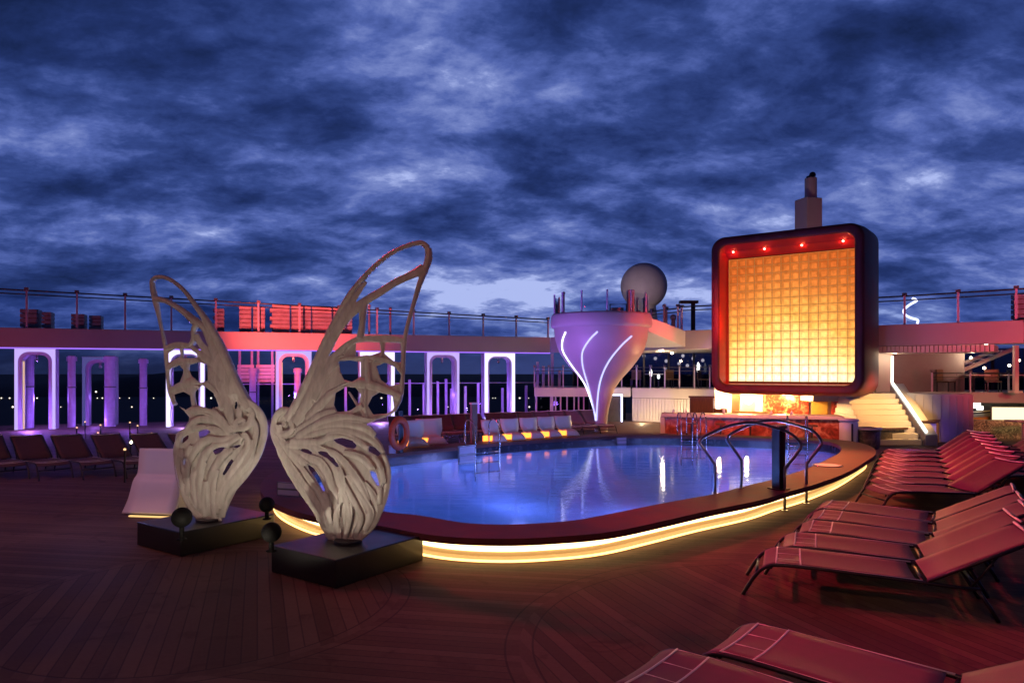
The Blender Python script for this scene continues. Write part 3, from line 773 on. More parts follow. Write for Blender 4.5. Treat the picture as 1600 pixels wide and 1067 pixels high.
# tall terrace posts left of the tub
for px, top, lab in ((840, 565, 'leftmost slim violet terrace post'), (849, 572, 'second slim violet terrace post'), (863, 552, 'tallest violet post left of the hot tub'), (874, 578, 'short violet post nearest the hot tub bowl')):
    p = P(px, 600, 35.2); tp = min(P(px, top, 35.2).z, ZB)
    tag(MB().box((p.x, p.y, (TZ + tp) / 2), (.13, .13, tp - TZ)).box((p.x, p.y, TZ + .03), (.22, .22, .06)).build('terrace_post', M['purple_metal']), lab, 'post')
# back wall behind the terrace
bw = thing('glass_wall', 'dark glass wall at the back of the terrace', 'glass wall', (7, 40, TZ - .05))
MB().slab((3.5, 40.2), (13.5, 36.4), .05, TZ - .05, ZB + .1).build('pane', M['glass_dark'], bw)
b = MB()
for i in range(9):
    q = Vector((3.5, 40.2, 0)).lerp(Vector((13.5, 36.4, 0)), i / 8); b.box((q.x, q.y - .08, (TZ - .05 + ZB + .1) / 2), (.09, .09, ZB - TZ + .15))
b.build('mullions', M['dark_metal'], bw)
# wide ceiling over the terrace
cw_ = thing('terrace_ceiling', 'brownish ceiling over the terrace studded with small lamps', 'ceiling', (8, 35, ZB))
b = MB(); b.hexa([Vector(q) for q in ((5.6, 33.4, ZB + .02), (9.9, 29.0, ZB + .02), (13.2, 36.3, ZB + .02), (3.5, 40.1, ZB + .02), (5.6, 33.4, ZB + .11), (9.9, 29.0, ZB + .11), (13.2, 36.3, ZB + .11), (3.5, 40.1, ZB + .11))])
b.build('ceiling_panel', M['cream'], cw_)
def sph(c, r, name, mat): return MB().ball(c, r, 10, 7).build(name, mat)
dl = 0
for (px, py) in ((1006, 556), (1024, 560), (1032, 547), (1041, 564), (1050, 551), (1061, 568), (1067, 556), (1083, 560), (1098, 563), (1074, 571), (1039, 575), (1093, 572)):
    Y = F * (ZB - EYE) / (HZ - py)
    Y = min(Y, 39.5); c = P(px, py, Y)
    k = Y / 35.0
    b = MB().ball((0, 0, 0), .085 * k, 10, 7); o = b.build('ceiling_lamp', M['lamp']); o.location = c
    if ZB - c.z > .02:
        pass
    tag(o, 'small round white lamp glowing under the terrace ceiling', 'ceiling lamp', 'round lamps under the terrace ceiling')
for (px, py, h, lab) in ((1017, 583, .55, 'left tall white lit lamp on the terrace'), (1029, 588, .4, 'short white lit lamp beside a terrace table'), (1091, 575, .8, 'tall white lit figure lamp near the box edge')):
    p = P(px, 604, 36.0); z0 = TZ - .05
    t = thing('floor_lamp', lab, 'lamp', (p.x, p.y, z0))
    zc = P(px, py, 36).z
    MB().cyl((p.x, p.y, z0), .04, zc - z0, 8).build('stem', M['dark_metal'], t)
    MB().ball((p.x, p.y, zc), .075, 10, 8, h / .20).build('shade', M['lamp_cool'], t)
# terrace furniture
def terr_table(p, label, rz=0, s=1.0):
    t = thing('terrace_table', label, 'table', p)
    MB().box(p + Vector((0, 0, .70 * s)), (.8, .8, .05), rz).build('table_top', M['cream'], t, bevel=.01)
    MB().cyl(p, .05, .68 * s, 10).build('leg', M['dark_metal'], t); MB().cyl(p, .28, .03, 14).build('base', M['dark_metal'], t)
def terr_chair(p, label, rz):
    t = thing('terrace_chair', label, 'chair', p); R = Matrix.Rotation(rz, 3, 'Z')
    def q(x, y, z): return p + R @ Vector((x, y, z))
    MB().box(q(0, 0, .44), (.5, .5, .06), rz).build('seat', M['brown'], t, bevel=.01)
    MB().box(q(0, .24, .70), (.5, .05, .45), rz).build('backrest', M['brown'], t, bevel=.01)
    for sx in (-.22, .22):
        for sy in (-.22, .22):
            MB().box(q(sx, sy, .205), (.04, .04, .41), rz).build('leg', M['dark_metal'], t)
tz = TZ - .05
terr_table(Vector((7.3, 36.2, tz)), 'small pale table on the terrace between floor lamps')
terr_chair(Vector((8.2, 36.0, tz)), 'dark chair right of the pale terrace table', .4)
terr_chair(Vector((6.4, 36.4, tz)), 'dark chair left of the pale terrace table', -.3)
terr_chair(Vector((9.6, 35.2, tz)), 'dark chair on the terrace near the box edge', 1.0)

# bar
bar = thing('bar_counter', 'long bar counter with red marble front and pinkish frame', 'bar counter', (8, 24, 0))
K0, K1 = Vector((5.35, 24.6, 0)), Vector((10.75, 23.1, 0)); kd = (K1 - K0).normalized(); kn = Vector((-kd.y, kd.x, 0))
MB().slab(K0, K1, .55, .06, .80).build('front_panel', M['marble_red'], bar)
MB().slab(K0 - kd * .14 - kn * .14, K1 + kd * .12 - kn * .14, .95, .81, .93).build('counter_top', M['cream'], bar, bevel=.02)
MB().slab(K0 - kd * .16 - kn * .1, K0 - kd * .01 - kn * .1, .7, 0, .805).build('end_post', M['cream'], bar, bevel=.01)
MB().slab(K0 - kn * .06, K1 - kn * .06, .05, .0, .055).build('plinth', M['cream'], bar)
# bar back wall
V0, V1 = Vector((8.3, 28.8, 0)), Vector((13.0, 25.5, 0)); vd = (V1 - V0).normalized(); vn = Vector((-vd.y, vd.x, 0))
bk = thing('bar_back_wall', 'golden lit bar wall with red mosaic panels under the box', 'bar wall', V0)
Wv = (V1 - V0).length
MB().slab(V0, V1, .3, 0, 1.75).build('wall', M['cream'], bk)
for x0, x1, mt, nm in ((1.92, 3.62, 'mosaic_red', 'mosaic_panel'), (4.42, 5.15, 'mosaic_red', 'mosaic_panel'), (3.72, 4.30, 'yellow_door', 'door'), (.70, 1.02, 'brown', 'wood_panel')):
    MB().slab(V0 + vd * x0 - vn * .05, V0 + vd * x1 - vn * .05, .048, 0, 1.7).build(nm, M[mt], bk, bevel=.006)
MB().slab(V0 - vn * .3 + vd * .9, V0 - vn * .3 + vd * 2.1, .22, 0, .82).build('back_counter', M['brown'], bk)
MB().ball(V0 + vd * 1.42 - vn * .2 + Vector((0, 0, 1.25)), .16, 16, 10).build('globe_lamp', M['lamp'], bk)
cab = thing('bar_cabinet', 'dark brown cabinet standing at the left end of the bar', 'cabinet', P(1097, 660, 27.2))
cp = P(1096, 660, 27.4); 
MB().box((cp.x, cp.y, .68), (.86, .5, 1.36), -.25).build('body', M['brown'], cab, bevel=.01)
MB().box((cp.x, cp.y, 1.40), (.98, .56, .07), -.25).build('top_board', M['brown'], cab, bevel=.01)
MB().box((cp.x + .68, cp.y - .15, .48), (.5, .45, .96), -.25).build('side_unit', M['brown'], cab, bevel=.01)
for i, (px, lab) in enumerate(((1052, 'leftmost small bottle on the bar top'), (1071, 'second small bottle on the bar top'), (1131, 'tall pale bottle on the bar beside the cabinet'), (1205, 'small white jug on the bar before the mosaic'), (1237, 'rightmost small jar on the bar top'))):
    s = (px - 800) / F
    D = K1 - K0; o_ = K0 + kn * .2; tt = (s * o_.y - o_.x) / (D.x - s * D.y); q = o_ + D * tt
    h = .26 if px == 1131 else .15
    o = MB().lathe((q.x, q.y, .93), [(.001, 0), (.045, .0), (.045, h * .55), (.018, h * .75), (.018, h), (.001, h)], 12).build('bottle', M['white'])
    tag(o, lab, 'bottle')
# stools in front of the bar
for i in range(5):
    q = K0 + kd * (.9 + i * .95) - kn * .48
    t = thing('bar_stool', '%s bar stool from the left along the marble counter' % ORD[i], 'bar stool', q, 'stools along the bar')
    MB().cyl(q + Vector((0, 0, .60)), .17, .05, 16).build('seat', M['brown'], t); MB().cyl(q, .03, .60, 8).build('stem', M['dark_metal'], t); MB().cyl(q, .18, .025, 16).build('base', M['dark_metal'], t)

# stairs right of the box
sa = thing('staircase', 'golden lit steps rising to the terrace right of the box', 'staircase', (12.5, 22.9, 0))
SXa, SXb = 11.55, 13.35
for i in range(9):
    y0 = 22.9 + i * .28
    MB().box(((SXa + SXb) / 2 + i * .05, (y0 + 25.7) / 2, .178 * (i + .5)), (SXb - SXa, 25.7 - y0, .176)).build('step', M['cream'], sa, bevel=.008)
b = MB(); b.hexa([Vector(q) for q in ((13.36, 22.75, 0), (13.75, 22.75, 0), (14.3, 25.7, 0), (13.8, 25.7, 0), (13.36, 22.75, .35), (13.75, 22.75, .35), (14.3, 25.7, 1.95), (13.8, 25.7, 1.95))]); b.build('side_wall', M['cream'], sa)
MB().tube([(13.36, 22.7, .45), (13.62, 24.2, 1.25), (13.82, 25.6, 2.0), (13.84, 25.62, 2.95)], .045, 8).build('lit_handrail', M['lamp_cool'], sa)
for x, y in ((11.8, 25.5), (13.2, 25.6)):
    MB().tube([(x, y, 1.6), (x, y, 2.55)], .035, 8).build('post', M['steel'], sa)
# wall around top of stairs, terrace right
tw = thing('stair_hall_wall', 'pale column and dark wall at the head of the stairs', 'wall', (14, 29, TZ - .05))
MB().box((14.75, 28.3, 2.5), (.85, .5, 1.86)).build('pale_column', M['cream'], tw, bevel=.01)
MB().slab((15.25, 28.6), (18.0, 28.0), .3, TZ - .06, ZB + .1).build('dark_panel', M['hall'], tw)
rt = thing('terrace', 'right hand terrace with mauve edge above the lit windows', 'terrace', (18, 26.8, 0))
MB().slab((15.95, 26.9), (24.5, 26.3), .3, 1.20, TZ).build('fascia', M['fascia'], rt, bevel=.02)
MB().slab((13.8, 27.2), (24.5, 26.65), 5.5, 1.26, TZ - .05).build('deck_slab', M['fascia'], rt)
MB().slab((11.0, 25.72), (14.4, 25.72), 3.0, 1.3, TZ - .04).build('landing', M['fascia'], rt)
# curved grey wall under the terrace
cwl = thing('curved_wall', 'grey curved wall with violet glow right of the stairs', 'wall', (15.2, 24.4, 0))
pts = [Vector((14.05, 25.6, 0)), Vector((14.1, 24.6, 0)), Vector((14.6, 23.95, 0)), Vector((15.3, 23.9, 0)), Vector((15.9, 24.4, 0)), Vector((16.0, 26.85, 0))]
pl = catmull(pts, 6); m = len(pl)
b = MB(); b.strip([[Vector((p.x, p.y, 0)) for p in pl], [Vector((p.x, p.y, TZ + .02)) for p in pl]]); b.add([Vector((p.x, p.y, TZ + .02)) for p in pl], [tuple(range(m))])
b.build('curved_panel', M['cream'], cwl)
b = MB()
for i in range(2, m - 6, 2):
    p = pl[i]; dd = (pl[i + 1] - pl[i - 1]).normalized(); q = Vector((dd.y, -dd.x, 0)) * .015
    b.box((p.x + q.x, p.y + q.y, .8), (.02, .02, 1.5))
b.build('joint_strips', M['cream'], cwl)
# bins / planters near the stairs
pb = thing('planter_box', 'violet lit box planter beside the curved wall', 'planter', G(1447, 690))
p = G(1447, 692); MB().box((p.x, p.y, .34), (.44, .44, .68)).build('body', M['white'], pb, bevel=.02); MB().box((p.x, p.y, .72), (.56, .52, .07)).build('lid', M['brown'], pb, bevel=.01)
gp = thing('gold_post', 'short golden post beside the violet planter', 'post', G(1463, 691)); p = G(1463, 691)
MB().cyl(p, .09, .72, 14).build('shaft', M['yellow_door'], gp); MB().cyl(p + Vector((0, 0, .72)), .12, .05, 14).build('cap', M['brown'], gp)
lw = thing('low_wall', 'low dark stone wall in front of the golden stairs', 'low wall', G(1400, 690))
a, c = G(1352, 697), G(1434, 691)
MB().slab(a, c, .5, 0, .46).build('block', M['stone'], lw, bevel=.02); MB().slab(a - Vector((.05, .05, 0)), c + Vector((.05, -.05, 0)), .6, .465, .53).build('cap', M['brown'], lw, bevel=.01)
bl = thing('round_bin', 'violet lit round bin at the right end of the pool', 'bin', G(1326, 700))
p = G(1326, 700); 
MB().lathe(p, [(.001, 0), (.25, 0), (.27, .04), (.27, .78), (.24, .84), (.001, .84)], 32).build('drum', M['white'], bl)
MB().box((p.x - .02, p.y - .275, .42), (.05, .03, .72)).build('slot', M['wall_dark'], bl)
MB().lathe(p + Vector((0, 0, .845)), [(.001, .0), (.29, .0), (.30, .03), (.27, .07), (.001, .09)], 32).build('lid', M['purple_metal'], bl)
cx_ = thing('round_planter', 'dark round stone planter right of the violet bin', 'planter', G(1352, 700)); p = G(1356, 700)
MB().lathe(p, [(.001, 0), (.30, 0), (.34, .1), (.36, .56), (.30, .58), (.30, .5), (.001, .5)], 24).build('pot', M['stone'], cx_); MB().lathe(p + Vector((0, 0, .582)), [(.24, 0), (.40, 0), (.40, .06), (.24, .06)], 24).build('rim', M['cream'], cx_)
# area under the right terrace
rw = thing('back_wall', 'shadowed wall with bright windows under the right terrace', 'wall', (20, 30, 0))
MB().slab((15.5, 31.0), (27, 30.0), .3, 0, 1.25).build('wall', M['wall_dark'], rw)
for x0, x1, y0, y1, mt in ((1490, 1530, 627, 637, 'lamp_cool'), (1524, 1534, 634, 640, 'lamp_cool')):
    a, c = P(x0, y1, 30.2), P(x1, y0, 30.2 - (x1 - x0) * .004)
    MB().slab((a.x, a.y - .1), (c.x, c.y - .1), .05, max(a.z, .02), min(c.z, 1.24)).build('lit_window', M[mt], rw)
lpn = thing('lightbox', 'long bright panel of light low under the right terrace', 'lightbox', P(1590, 650, 27.0))
a, c = P(1551, 660, 27.0), P(1660, 637, 26.6)
MB().slab((a.x, a.y), (c.x, c.y), .04, a.z, c.z).build('lit_face', M['window_lit'], lpn)
MB().slab((a.x - .03, a.y + .05), (c.x, c.y + .05), .06, 0, c.z + .03).build('backing', M['stone'], lpn)
rmp = thing('ramp', 'tan ramp slope below the bright windows on the right', 'ramp', (18, 28, 0))
b = MB(); b.hexa([Vector(q) for q in ((15.9, 27.6, 0), (20.6, 27.2, 0), (20.6, 29.6, 0), (15.9, 29.8, 0), (15.9, 27.6, .42), (20.6, 27.2, .80), (20.6, 29.6, .80), (15.9, 29.8, .42))]); b.build('slope', M['yellow_door'], rmp)
MB().tube([(16.0, 27.5, .60), (20.6, 27.1, 1.0)], .03, 8).build('handrail', M['dark_metal'], rmp)
mw = thing('mosaic_wall', 'low pebble mosaic wall behind the right hand loungers', 'low wall', (17, 25, 0))
MB().slab((15.95, 25.3), (25, 23.2), .4, 0, .66).build('wall', M['pebble'], mw, bevel=.02)
tb = thing('side_table', 'small pale side table against the pebble wall', 'table', P(1586, 660, 24))
p = P(1586, 660, 24.0); MB().cyl((p.x, p.y - .4, 0), .06, .72, 10).build('leg', M['cream'], tb); MB().box((p.x, p.y - .4, .74), (.9, .6, .05)).build('table_top', M['cream'], tb, bevel=.01)
# open stair from terrace to the upper deck on the right
os_ = thing('open_stair', 'open flight of steps climbing from terrace to upper deck', 'staircase', (18.5, 28.4, TZ - .05))
a, c = Vector((17.0, 29.6, 1.62)), Vector((20.6, 29.0, 3.3))
for dy in (0, 1.0): MB().tube([a + Vector((0, dy, 0)), c + Vector((0, dy, 0))], .09, 8).build('stringer', M['cream'], os_)
for i in range(10):
    q = a.lerp(c, (i + .5) / 10); MB().box((q.x, q.y + .5, q.z + .03), (.3, .9, .05)).build('tread', M['cream'], os_)
MB().tube([a + Vector((0, -.02, .7)), c + Vector((0, -.02, .6))], .03, 6).build('handrail', M['steel'], os_)
rl = railing('terrace railing with dark rails on the right side', [Vector((16.1, 26.9, 0)), Vector((24.5, 26.3, 0))], (.75, .75), 6, .1, .018, .05, base=TZ)
pp = P(1587, 612, 25.9)
tag(MB().box((pp.x, pp.y, (TZ + ZB) / 2), (.14, .14, ZB - TZ)).box((pp.x, pp.y, TZ + .04), (.3, .3, .07)).build('support_post', M['cream']), 'tall pale post holding the upper deck at far right', 'post')
for x, y, lab, rz in ((17.2, 27.9, 'dark chair nearest the stair head on right terrace', .5), (19.0, 27.8, 'dark chair in the middle of the right terrace', -.4), (21.0, 27.7, 'dark chair near the tall pale terrace post', .2)):
    terr_chair(Vector((x, y, tz)), lab, rz)
terr_table(Vector((18.1, 27.6, tz)), 'pale table between two chairs on the right terrace')
terr_table(Vector((20.0, 27.9, tz)), 'pale table left of the tall terrace post', .3)
for (px, py, Y) in ((1458, 585, 28.5), (1478, 573, 30.5), (1495, 571, 30.5), (1517, 559, 30), (1500, 569, 30), (1538, 575, 29), (1455, 543, 27.4), (1533, 544, 27), (1541, 537, 25.6), (1577, 571, 29), (1592, 563, 29)):
    o = MB().ball((0, 0, 0), .06, 10, 7).build('ceiling_lamp', M['lamp']); o.location = P(px, py, Y)
    tag(o, 'small warm lamp glowing under the right upper deck', 'ceiling lamp', 'warm lamps under the right upper deck')
for px, py in ((1463, 556), (1390, 545)):
    pass
# dark back glazing under right upper deck
rg = thing('glass_wall', 'dark blue glazing behind the right terrace stairs', 'glass wall', (22, 32.5, TZ))
MB().slab((16.0, 32.6), (28, 31.6), .05, TZ - .05, ZB + .1).build('pane', M['glass_dark'], rg)
b = MB()
for i in range(9): b.box((16.2 + i * 1.4, 32.4 - i * .117, (TZ + ZB) / 2 + .02), (.1, .1, ZB - TZ + .1))
b.build('mullions', M['dark_metal'], rg)
# neon squiggle
nq = thing('neon_squiggle', 'white glowing squiggle standing on the right upper deck', 'neon sculpture', P(1420, 507, 27.2))
pts = [P(1340 + x / 4.104, 440 + y / 4.104, 27.2) for x, y in ((352, 108), (378, 122), (335, 148), (298, 180), (305, 212), (345, 234), (385, 246), (383, 268))]
MB().tube(catmull(pts, 5), .045, 8).build('light_tube', M['led_white'], nq)
MB().box((pts[-1].x, pts[-1].y, ZT - .0), (.3, .3, .06)).build('base', M['dark_metal'], nq)

# ------------------------------------------------------------------ pool furniture
def handrail(i0, i1, lab):
    (ax, ay), (cx, cy) = i0, i1
    a = G(ax, ay, .36); c = G(cx, cy, 0); d = (c - a); d.z = 0; L_ = d.length; d.normalize()
    def q(s, z): return Vector((a.x + d.x * s, a.y + d.y * s, z))
    pts = [q(0, .36), q(0, .80), q(-.03, .88), q(-.24, 1.14), q(-.29, 1.22), q(-.22, 1.30), q(.0, 1.40), q(.3, 1.49), q(.62, 1.53), q(.95, 1.49), q(L_ + .05, 1.36), q(L_ + .26, 1.22), q(L_ + .33, 1.10), q(L_ + .27, 1.0), q(L_ + .04, .76), q(L_, .68), q(L_, .02)]
    t = thing('pool_handrail', lab, 'handrail', (a + c) / 2 * Vector((1, 1, 0)).length * 0 + Vector(((a.x + c.x) / 2, (a.y + c.y) / 2, 0)), 'arched handrails over the pool rim')
    MB().tube(catmull(pts, 3), .026, 10).build('rail', M['grey_metal'], t)
    MB().cyl(q(0, .36), .055, .015, 14).build('foot_plate', M['steel'], t); MB().cyl(q(L_, .0), .055, .015, 14).build('foot_plate', M['steel'], t)
handrail((1117, 771), (1226, 798), 'nearer arched metal handrail crossing the glowing pool rim')
handrail((1158, 762), (1260, 787), 'farther arched metal handrail crossing the glowing pool rim')
sp_ = thing('lift_post', 'dark square pillar standing between the arched handrails', 'pillar', (4.62, 12.2, .36))
MB().box((4.62, 12.2, .36 + .53), (.15, .17, 1.06), .5).build('column', M['dark_metal'], sp_, bevel=.01)
MB().box((4.62, 12.2, .365), (.26, .26, .03), .5).build('base_plate', M['dark_metal'], sp_)
MB().box((4.62, 12.2, 1.44), (.20, .21, .05), .5).build('cap', M['grey_metal'], sp_, bevel=.01)
ld = thing('glow_disc', 'round white disc standing in for a bright spot on the coping', 'lid', G(1293, 727, .364)); p = G(1293, 727, .364)
MB().cyl(p, .26, .012, 28).build('disc', M['white'], ld); MB().lathe(p, [(.26, 0), (.30, 0), (.30, .008), (.26, .008)], 28).build('ring', M['steel'], ld)  # white disc added where only a bright glow shows on the coping
def ladder(px, py, lab, w=.5, sgn=1, dirv=(0, -1, 0)):
    a = G(px, py, .36); t = thing('pool_ladder', lab, 'pool ladder', a)
    dv = Vector(dirv); sd = Vector((-dv.y, dv.x, 0))
    for s in (-w / 2, w / 2):
        o = a + sd * s
        MB().tube(catmull([o - dv * .35 + Vector((0, 0, 0)), o - dv * .35 + Vector((0, 0, .55)), o - dv * .15 + Vector((0, 0, .72)), o + dv * .12 + Vector((0, 0, .55)), o + dv * .15 + Vector((0, 0, -.1)), o + dv * .15 + Vector((0, 0, -.9))], 4), .02, 8).build('side_rail', M['steel'], t)
    for k in range(3):
        q = a + dv * .15 + Vector((0, 0, -.15 - k * .27)); MB().tube([q - sd * w / 2, q + sd * w / 2], .018, 8).build('rung', M['steel'], t)
ladder(1075, 681, 'thin steel pool ladder in front of the bar', .5, 1, (0, -1, 0))
ladder(1090, 681, 'second thin steel ladder right of the first', .45, 1, (.1, -1, 0))
ladder(757, 697, 'steel ladder on the far left pool edge near the wooden post', .8, 1, (.6, -.8, 0))
ladder(1246, 688, 'thin steel ladder seen behind the dark pillar', .5, 1, (-.3, -1, 0))
# notice plates
def plate(c, w, h, lab, rz, rows=2, tilt=0.0):
    t = thing('notice_plate', lab, 'notice plate', c)
    MB().box(c, (w, .03, h), rz).build('board', M['grey_metal'], t)
    R = Matrix.Rotation(rz, 3, 'Z')
    for k in range(rows):
        z = (k - (rows - 1) / 2) * h / rows
        MB().box(c + R @ Vector((0, -.022, z)), (w * .88, .014, h / rows * .72), rz).build('white_panel', M['lav_white'], t)
plate(P(729, 710, 17.8), .52, .46, 'white two row notice hung on the far pool edge', .7)
plate(P(971, 688, 21.85), .34, .20, 'small pale plate under the far coping near doorway', .3)
c = G(452, 766, .48); plate(c + Vector((0, 0, .02)), .46, .22, 'pale plate with dark stripe seen between the wings', -.35, 2)
# wooden post, lifebuoy
p = G(740, 692, .36); wpst = thing('wooden_post', 'reddish square post on the far pool edge', 'post', p)
MB().box(p + Vector((0, .1, .55)), (.17, .17, 1.10), .4).build('shaft', M['ledge'], wpst, bevel=.01); MB().box(p + Vector((0, .1, 1.12)), (.21, .21, .05), .4).build('cap', M['cream'], wpst, bevel=.01)
lp = Vector((P(625, 678, 17.6).x, 17.6, 0)); lb = thing('lifebuoy', 'orange red lifebuoy ring hanging on its stand', 'lifebuoy', lp + Vector((0, 0, .36)))
b = MB(); seg, R0, r0 = 36, .27, .075; vs = []
ax = Vector((math.cos(.95), math.sin(.95), 0))
cc = lp + Vector((0, -.12, .86))
for i in range(seg):
    a = 2 * math.pi * i / seg; dr_ = ax * math.cos(a) + Vector((0, 0, 1)) * math.sin(a) * 1.25
    nn_ = ax.cross(Vector((0, 0, 1)))
    for k in range(10):
        t_ = 2 * math.pi * k / 10; vs.append(cc + dr_ * (R0 + r0 * math.cos(t_)) + nn_ * r0 * math.sin(t_))
b.add(vs, [(i * 10 + k, i * 10 + (k + 1) % 10, ((i + 1) % seg) * 10 + (k + 1) % 10, ((i + 1) % seg) * 10 + k) for i in range(seg) for k in range(10)], True)
b.build('ring', M['buoy'], lb)
st_ = thing('lifebuoy_stand', 'dark stand carrying the lifebuoy beside the pool', 'stand', lp)
MB().box(lp + Vector((0, .1, .7)), (.1, .08, 1.4), .5).build('pole', M['dark_metal'], st_); MB().box(lp + Vector((0, .02, 1.22)), (.06, .26, .05), -.6).build('hook', M['dark_metal'], st_)
MB().box(lp + Vector((-.18, -.1, .35)), (.16, .12, .42), .3).build('rope_box', M['lav_white'], st_, bevel=.01)

# white shell seats along the far coping and one by the left pedestal
def shell(loc, rz, label, w=.62, h=.62, group='white shell chairs by the pool'):
    t = thing('shell_chair', label, 'shell chair', loc, group); t.rotation_euler.z = rz
    prof = [(-.30, .02), (-.22, .16), (-.05, .21), (.10, .19), (.20, .32), (.27, h)]
    pr = catmull([Vector((a, c, 0)) for a, c in prof], 4); rows = []
    m = len(pr)
    for i, q in enumerate(pr):
        k = i / (m - 1); ww = w / 2 * (.35 + .65 * min(1, abs(k - .35) * 1.75 + .12))
        rows.append([Vector((-ww, q.x, q.y)), Vector((-ww * .4, q.x + .02, q.y - .012)), Vector((ww * .4, q.x + .02, q.y - .012)), Vector((ww, q.x, q.y))])
    MB().strip(rows).build('shell', M['white'], t, solid=.035, local=True)
    MB().box((0, .20, .155), (w * .30, .06, .31)).build('support', M['white'], t, local=True)
    MB().box((0, .15, .085), (w * .98, .03, .16)).build('glow_strip', M['strip_orange'], t, local=True)
    return t
shells = [(650, 699, .8), (680, 695, .8), (778, 691, .62), (808, 688.5, .62), (838, 686, .62), (866, 684, .62), (893, 682, .62)]
for i, (px, py, w) in enumerate(shells):
    p = G(px, py, .36); p += Vector((-.1, .28, .002))
    shell(p, .55, '%s white shell chair from the left along the far coping' % ORD[i], w, .70 if w > .7 else .62)
lc = G(252, 800, 0) 
big = thing('shell_lounger', 'large white bent shell lounger behind the left pedestal', 'shell lounger', lc)
pr = catmull([Vector((a, c, 0)) for a, c in ((-.34, .03), (-.20, .25), (-.10, .52), (-.02, .62), (.0, .72), (.03, 1.08))], 5); rows = []
Rz = Matrix.Rotation(-.15, 3, 'Z')
for i, q in enumerate(pr):
    k = i / (len(pr) - 1); ww = .47 - .06 * k
    rows.append([lc + Rz @ Vector((x * ww, q.x + .02 * (1 - x * x), q.y)) for x in (-1, -.6, 0, .6, 1)])
MB().strip(rows).build('shell', M['white'], big, solid=.05)
MB().box(lc + Vector((0, .25, .2)), (.5, .3, .4)).build('support', M['white'], big)
MB().box(lc + Vector((.05, -.42, .012)), (.8, .05, .02), -.15).build('glow_strip', M['strip_soft'], big)

# ------------------------------------------------------------------ sun loungers
def make_lounger(dark=False):
    t = thing('sun_lounger', '', 'sun lounger', (0, 0, 0))
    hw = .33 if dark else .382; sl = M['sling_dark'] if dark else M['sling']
    path = [(-.26, 0.0), (-.20, .12), (-.12, .25), (-.03, .325), (.08, .352), (.4, .350), (.85, .33), (1.32, .31)]
    sp = catmull([Vector((a, 0, c)) for a, c in path], 4)
    fr = MB()
    for y in (-hw, hw): fr.tube([Vector((p.x, y, p.z)) for p in sp] + [Vector((1.5, y, .30)), Vector((1.72, y, .295))], .019, 8)
    for x, z in ((.0, .318), (1.30, .30), (1.72, .292), (-.14, .21)): fr.tube([(x, -hw, z), (x, hw, z)], .015, 6)
    fr.build('frame', M['dark_metal'], t, local=True)
    rows = []
    for p in sp:
        if p.x < -.08 or p.x > 1.30: continue
        rows.append([Vector((p.x, y * (hw - .012), p.z + .012 - .018 * (1 - y * y))) for y in (-1, -.75, -.4, 0, .4, .75, 1)])
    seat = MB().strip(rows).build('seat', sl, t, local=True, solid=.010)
    zt = .352
    fb = MB(); fb.strip([[Vector((x, y * (hw - .015), zt + .008 - .016 * (1 - y * y))) for y in (-1, -.5, 0, .5, 1)] for x in (.05, .15, .26)])
    fb.build('foot_band', M['band'], seat, local=True, solid=.006)
    pp = MB()
    for x in (.045, .265): pp.tube([Vector((x, y * (hw - .012), zt + .014 - .016 * (1 - y * y))) for y in (-1, -.5, 0, .5, 1)], .009, 6)
    for y in (-.98, -.34, .34, .98): pp.tube([Vector((x, y * (hw - .012), zt + .013 - .016 * (1 - y * y))) for x in (.045, .15, .265)], .007, 6)
    pp.build('piping', M['piping'], seat, local=True)
    pe = MB()
    for y in (-1, 1): pe.tube([Vector((x, y * (hw - .01), .36 - (x - .36) * .035)) for x in (.265, .8, 1.28)], .0085, 6)
    pe.build('edge_piping', M['piping'], seat, local=True)
    th = math.radians(30.5); L_ = .98; hx, hz = 1.32, .325
    def bq(s, y, off=0): return Vector((hx + s * math.cos(th) - off * math.sin(th), y, hz + s * math.sin(th) + off * math.cos(th)))
    bf = MB()
    for y in (-hw, hw): bf.tube([bq(0, y), bq(L_ - .03, y)], .018, 8)
    bf.tube([bq(L_ - .01, -hw), bq(L_ - .01, hw)], .018, 8); bf.build('back_frame', M['dark_metal'], t, local=True)
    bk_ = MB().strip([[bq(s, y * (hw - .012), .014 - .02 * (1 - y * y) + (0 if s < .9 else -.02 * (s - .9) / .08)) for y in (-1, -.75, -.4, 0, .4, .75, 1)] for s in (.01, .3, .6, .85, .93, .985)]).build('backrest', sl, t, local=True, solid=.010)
    MB().tube([bq(.965, y * (hw - .012), .022 - .02 * (1 - y * y)) for y in (-1, -.5, 0, .5, 1)], .014, 6).build('head_piping', M['piping'], bk_, local=True)
    for y in (-hw, hw):
        MB().tube([(1.70, y, .295), (1.80, y, .12), (1.86, y, .0)], .019, 8).build('leg', M['dark_metal'], t, local=True)
        MB().tube([(1.66, y * .92, .30), tuple(bq(.62, y * .92, -.015))], .012, 6).build('back_strut', M['dark_metal'], t, local=True)
    return t
proto = make_lounger(False); protod = make_lounger(True)
used = {proto.name: False, protod.name: False}
def place(px, fx, fy, ang, label, group, dark=False):
    src = protod if dark else proto
    if used[src.name]: o = copy_tree(src)
    else: o = src; used[src.name] = True
    o.location = (fx, fy, 0); o.rotation_euler = (0, 0, ang); o['label'] = label; o['group'] = group
    return o
def row(hx, hy, rdir, d, pitch, n, labels, group, dark=False, jit=.02):
    d = Vector(d).normalized(); rdir = Vector(rdir).normalized(); ang = math.atan2(d.y, d.x)
    sgn = 1
    side = Vector((-d.y, d.x))
    for k in range(n):
        h = Vector((hx, hy)) + rdir * (pitch * k) + side * .35
        foot = h - d * 1.32 + d * random.uniform(-jit, jit)
        place(0, foot.x, foot.y, ang + random.uniform(-.008, .008), labels(k), group, dark)
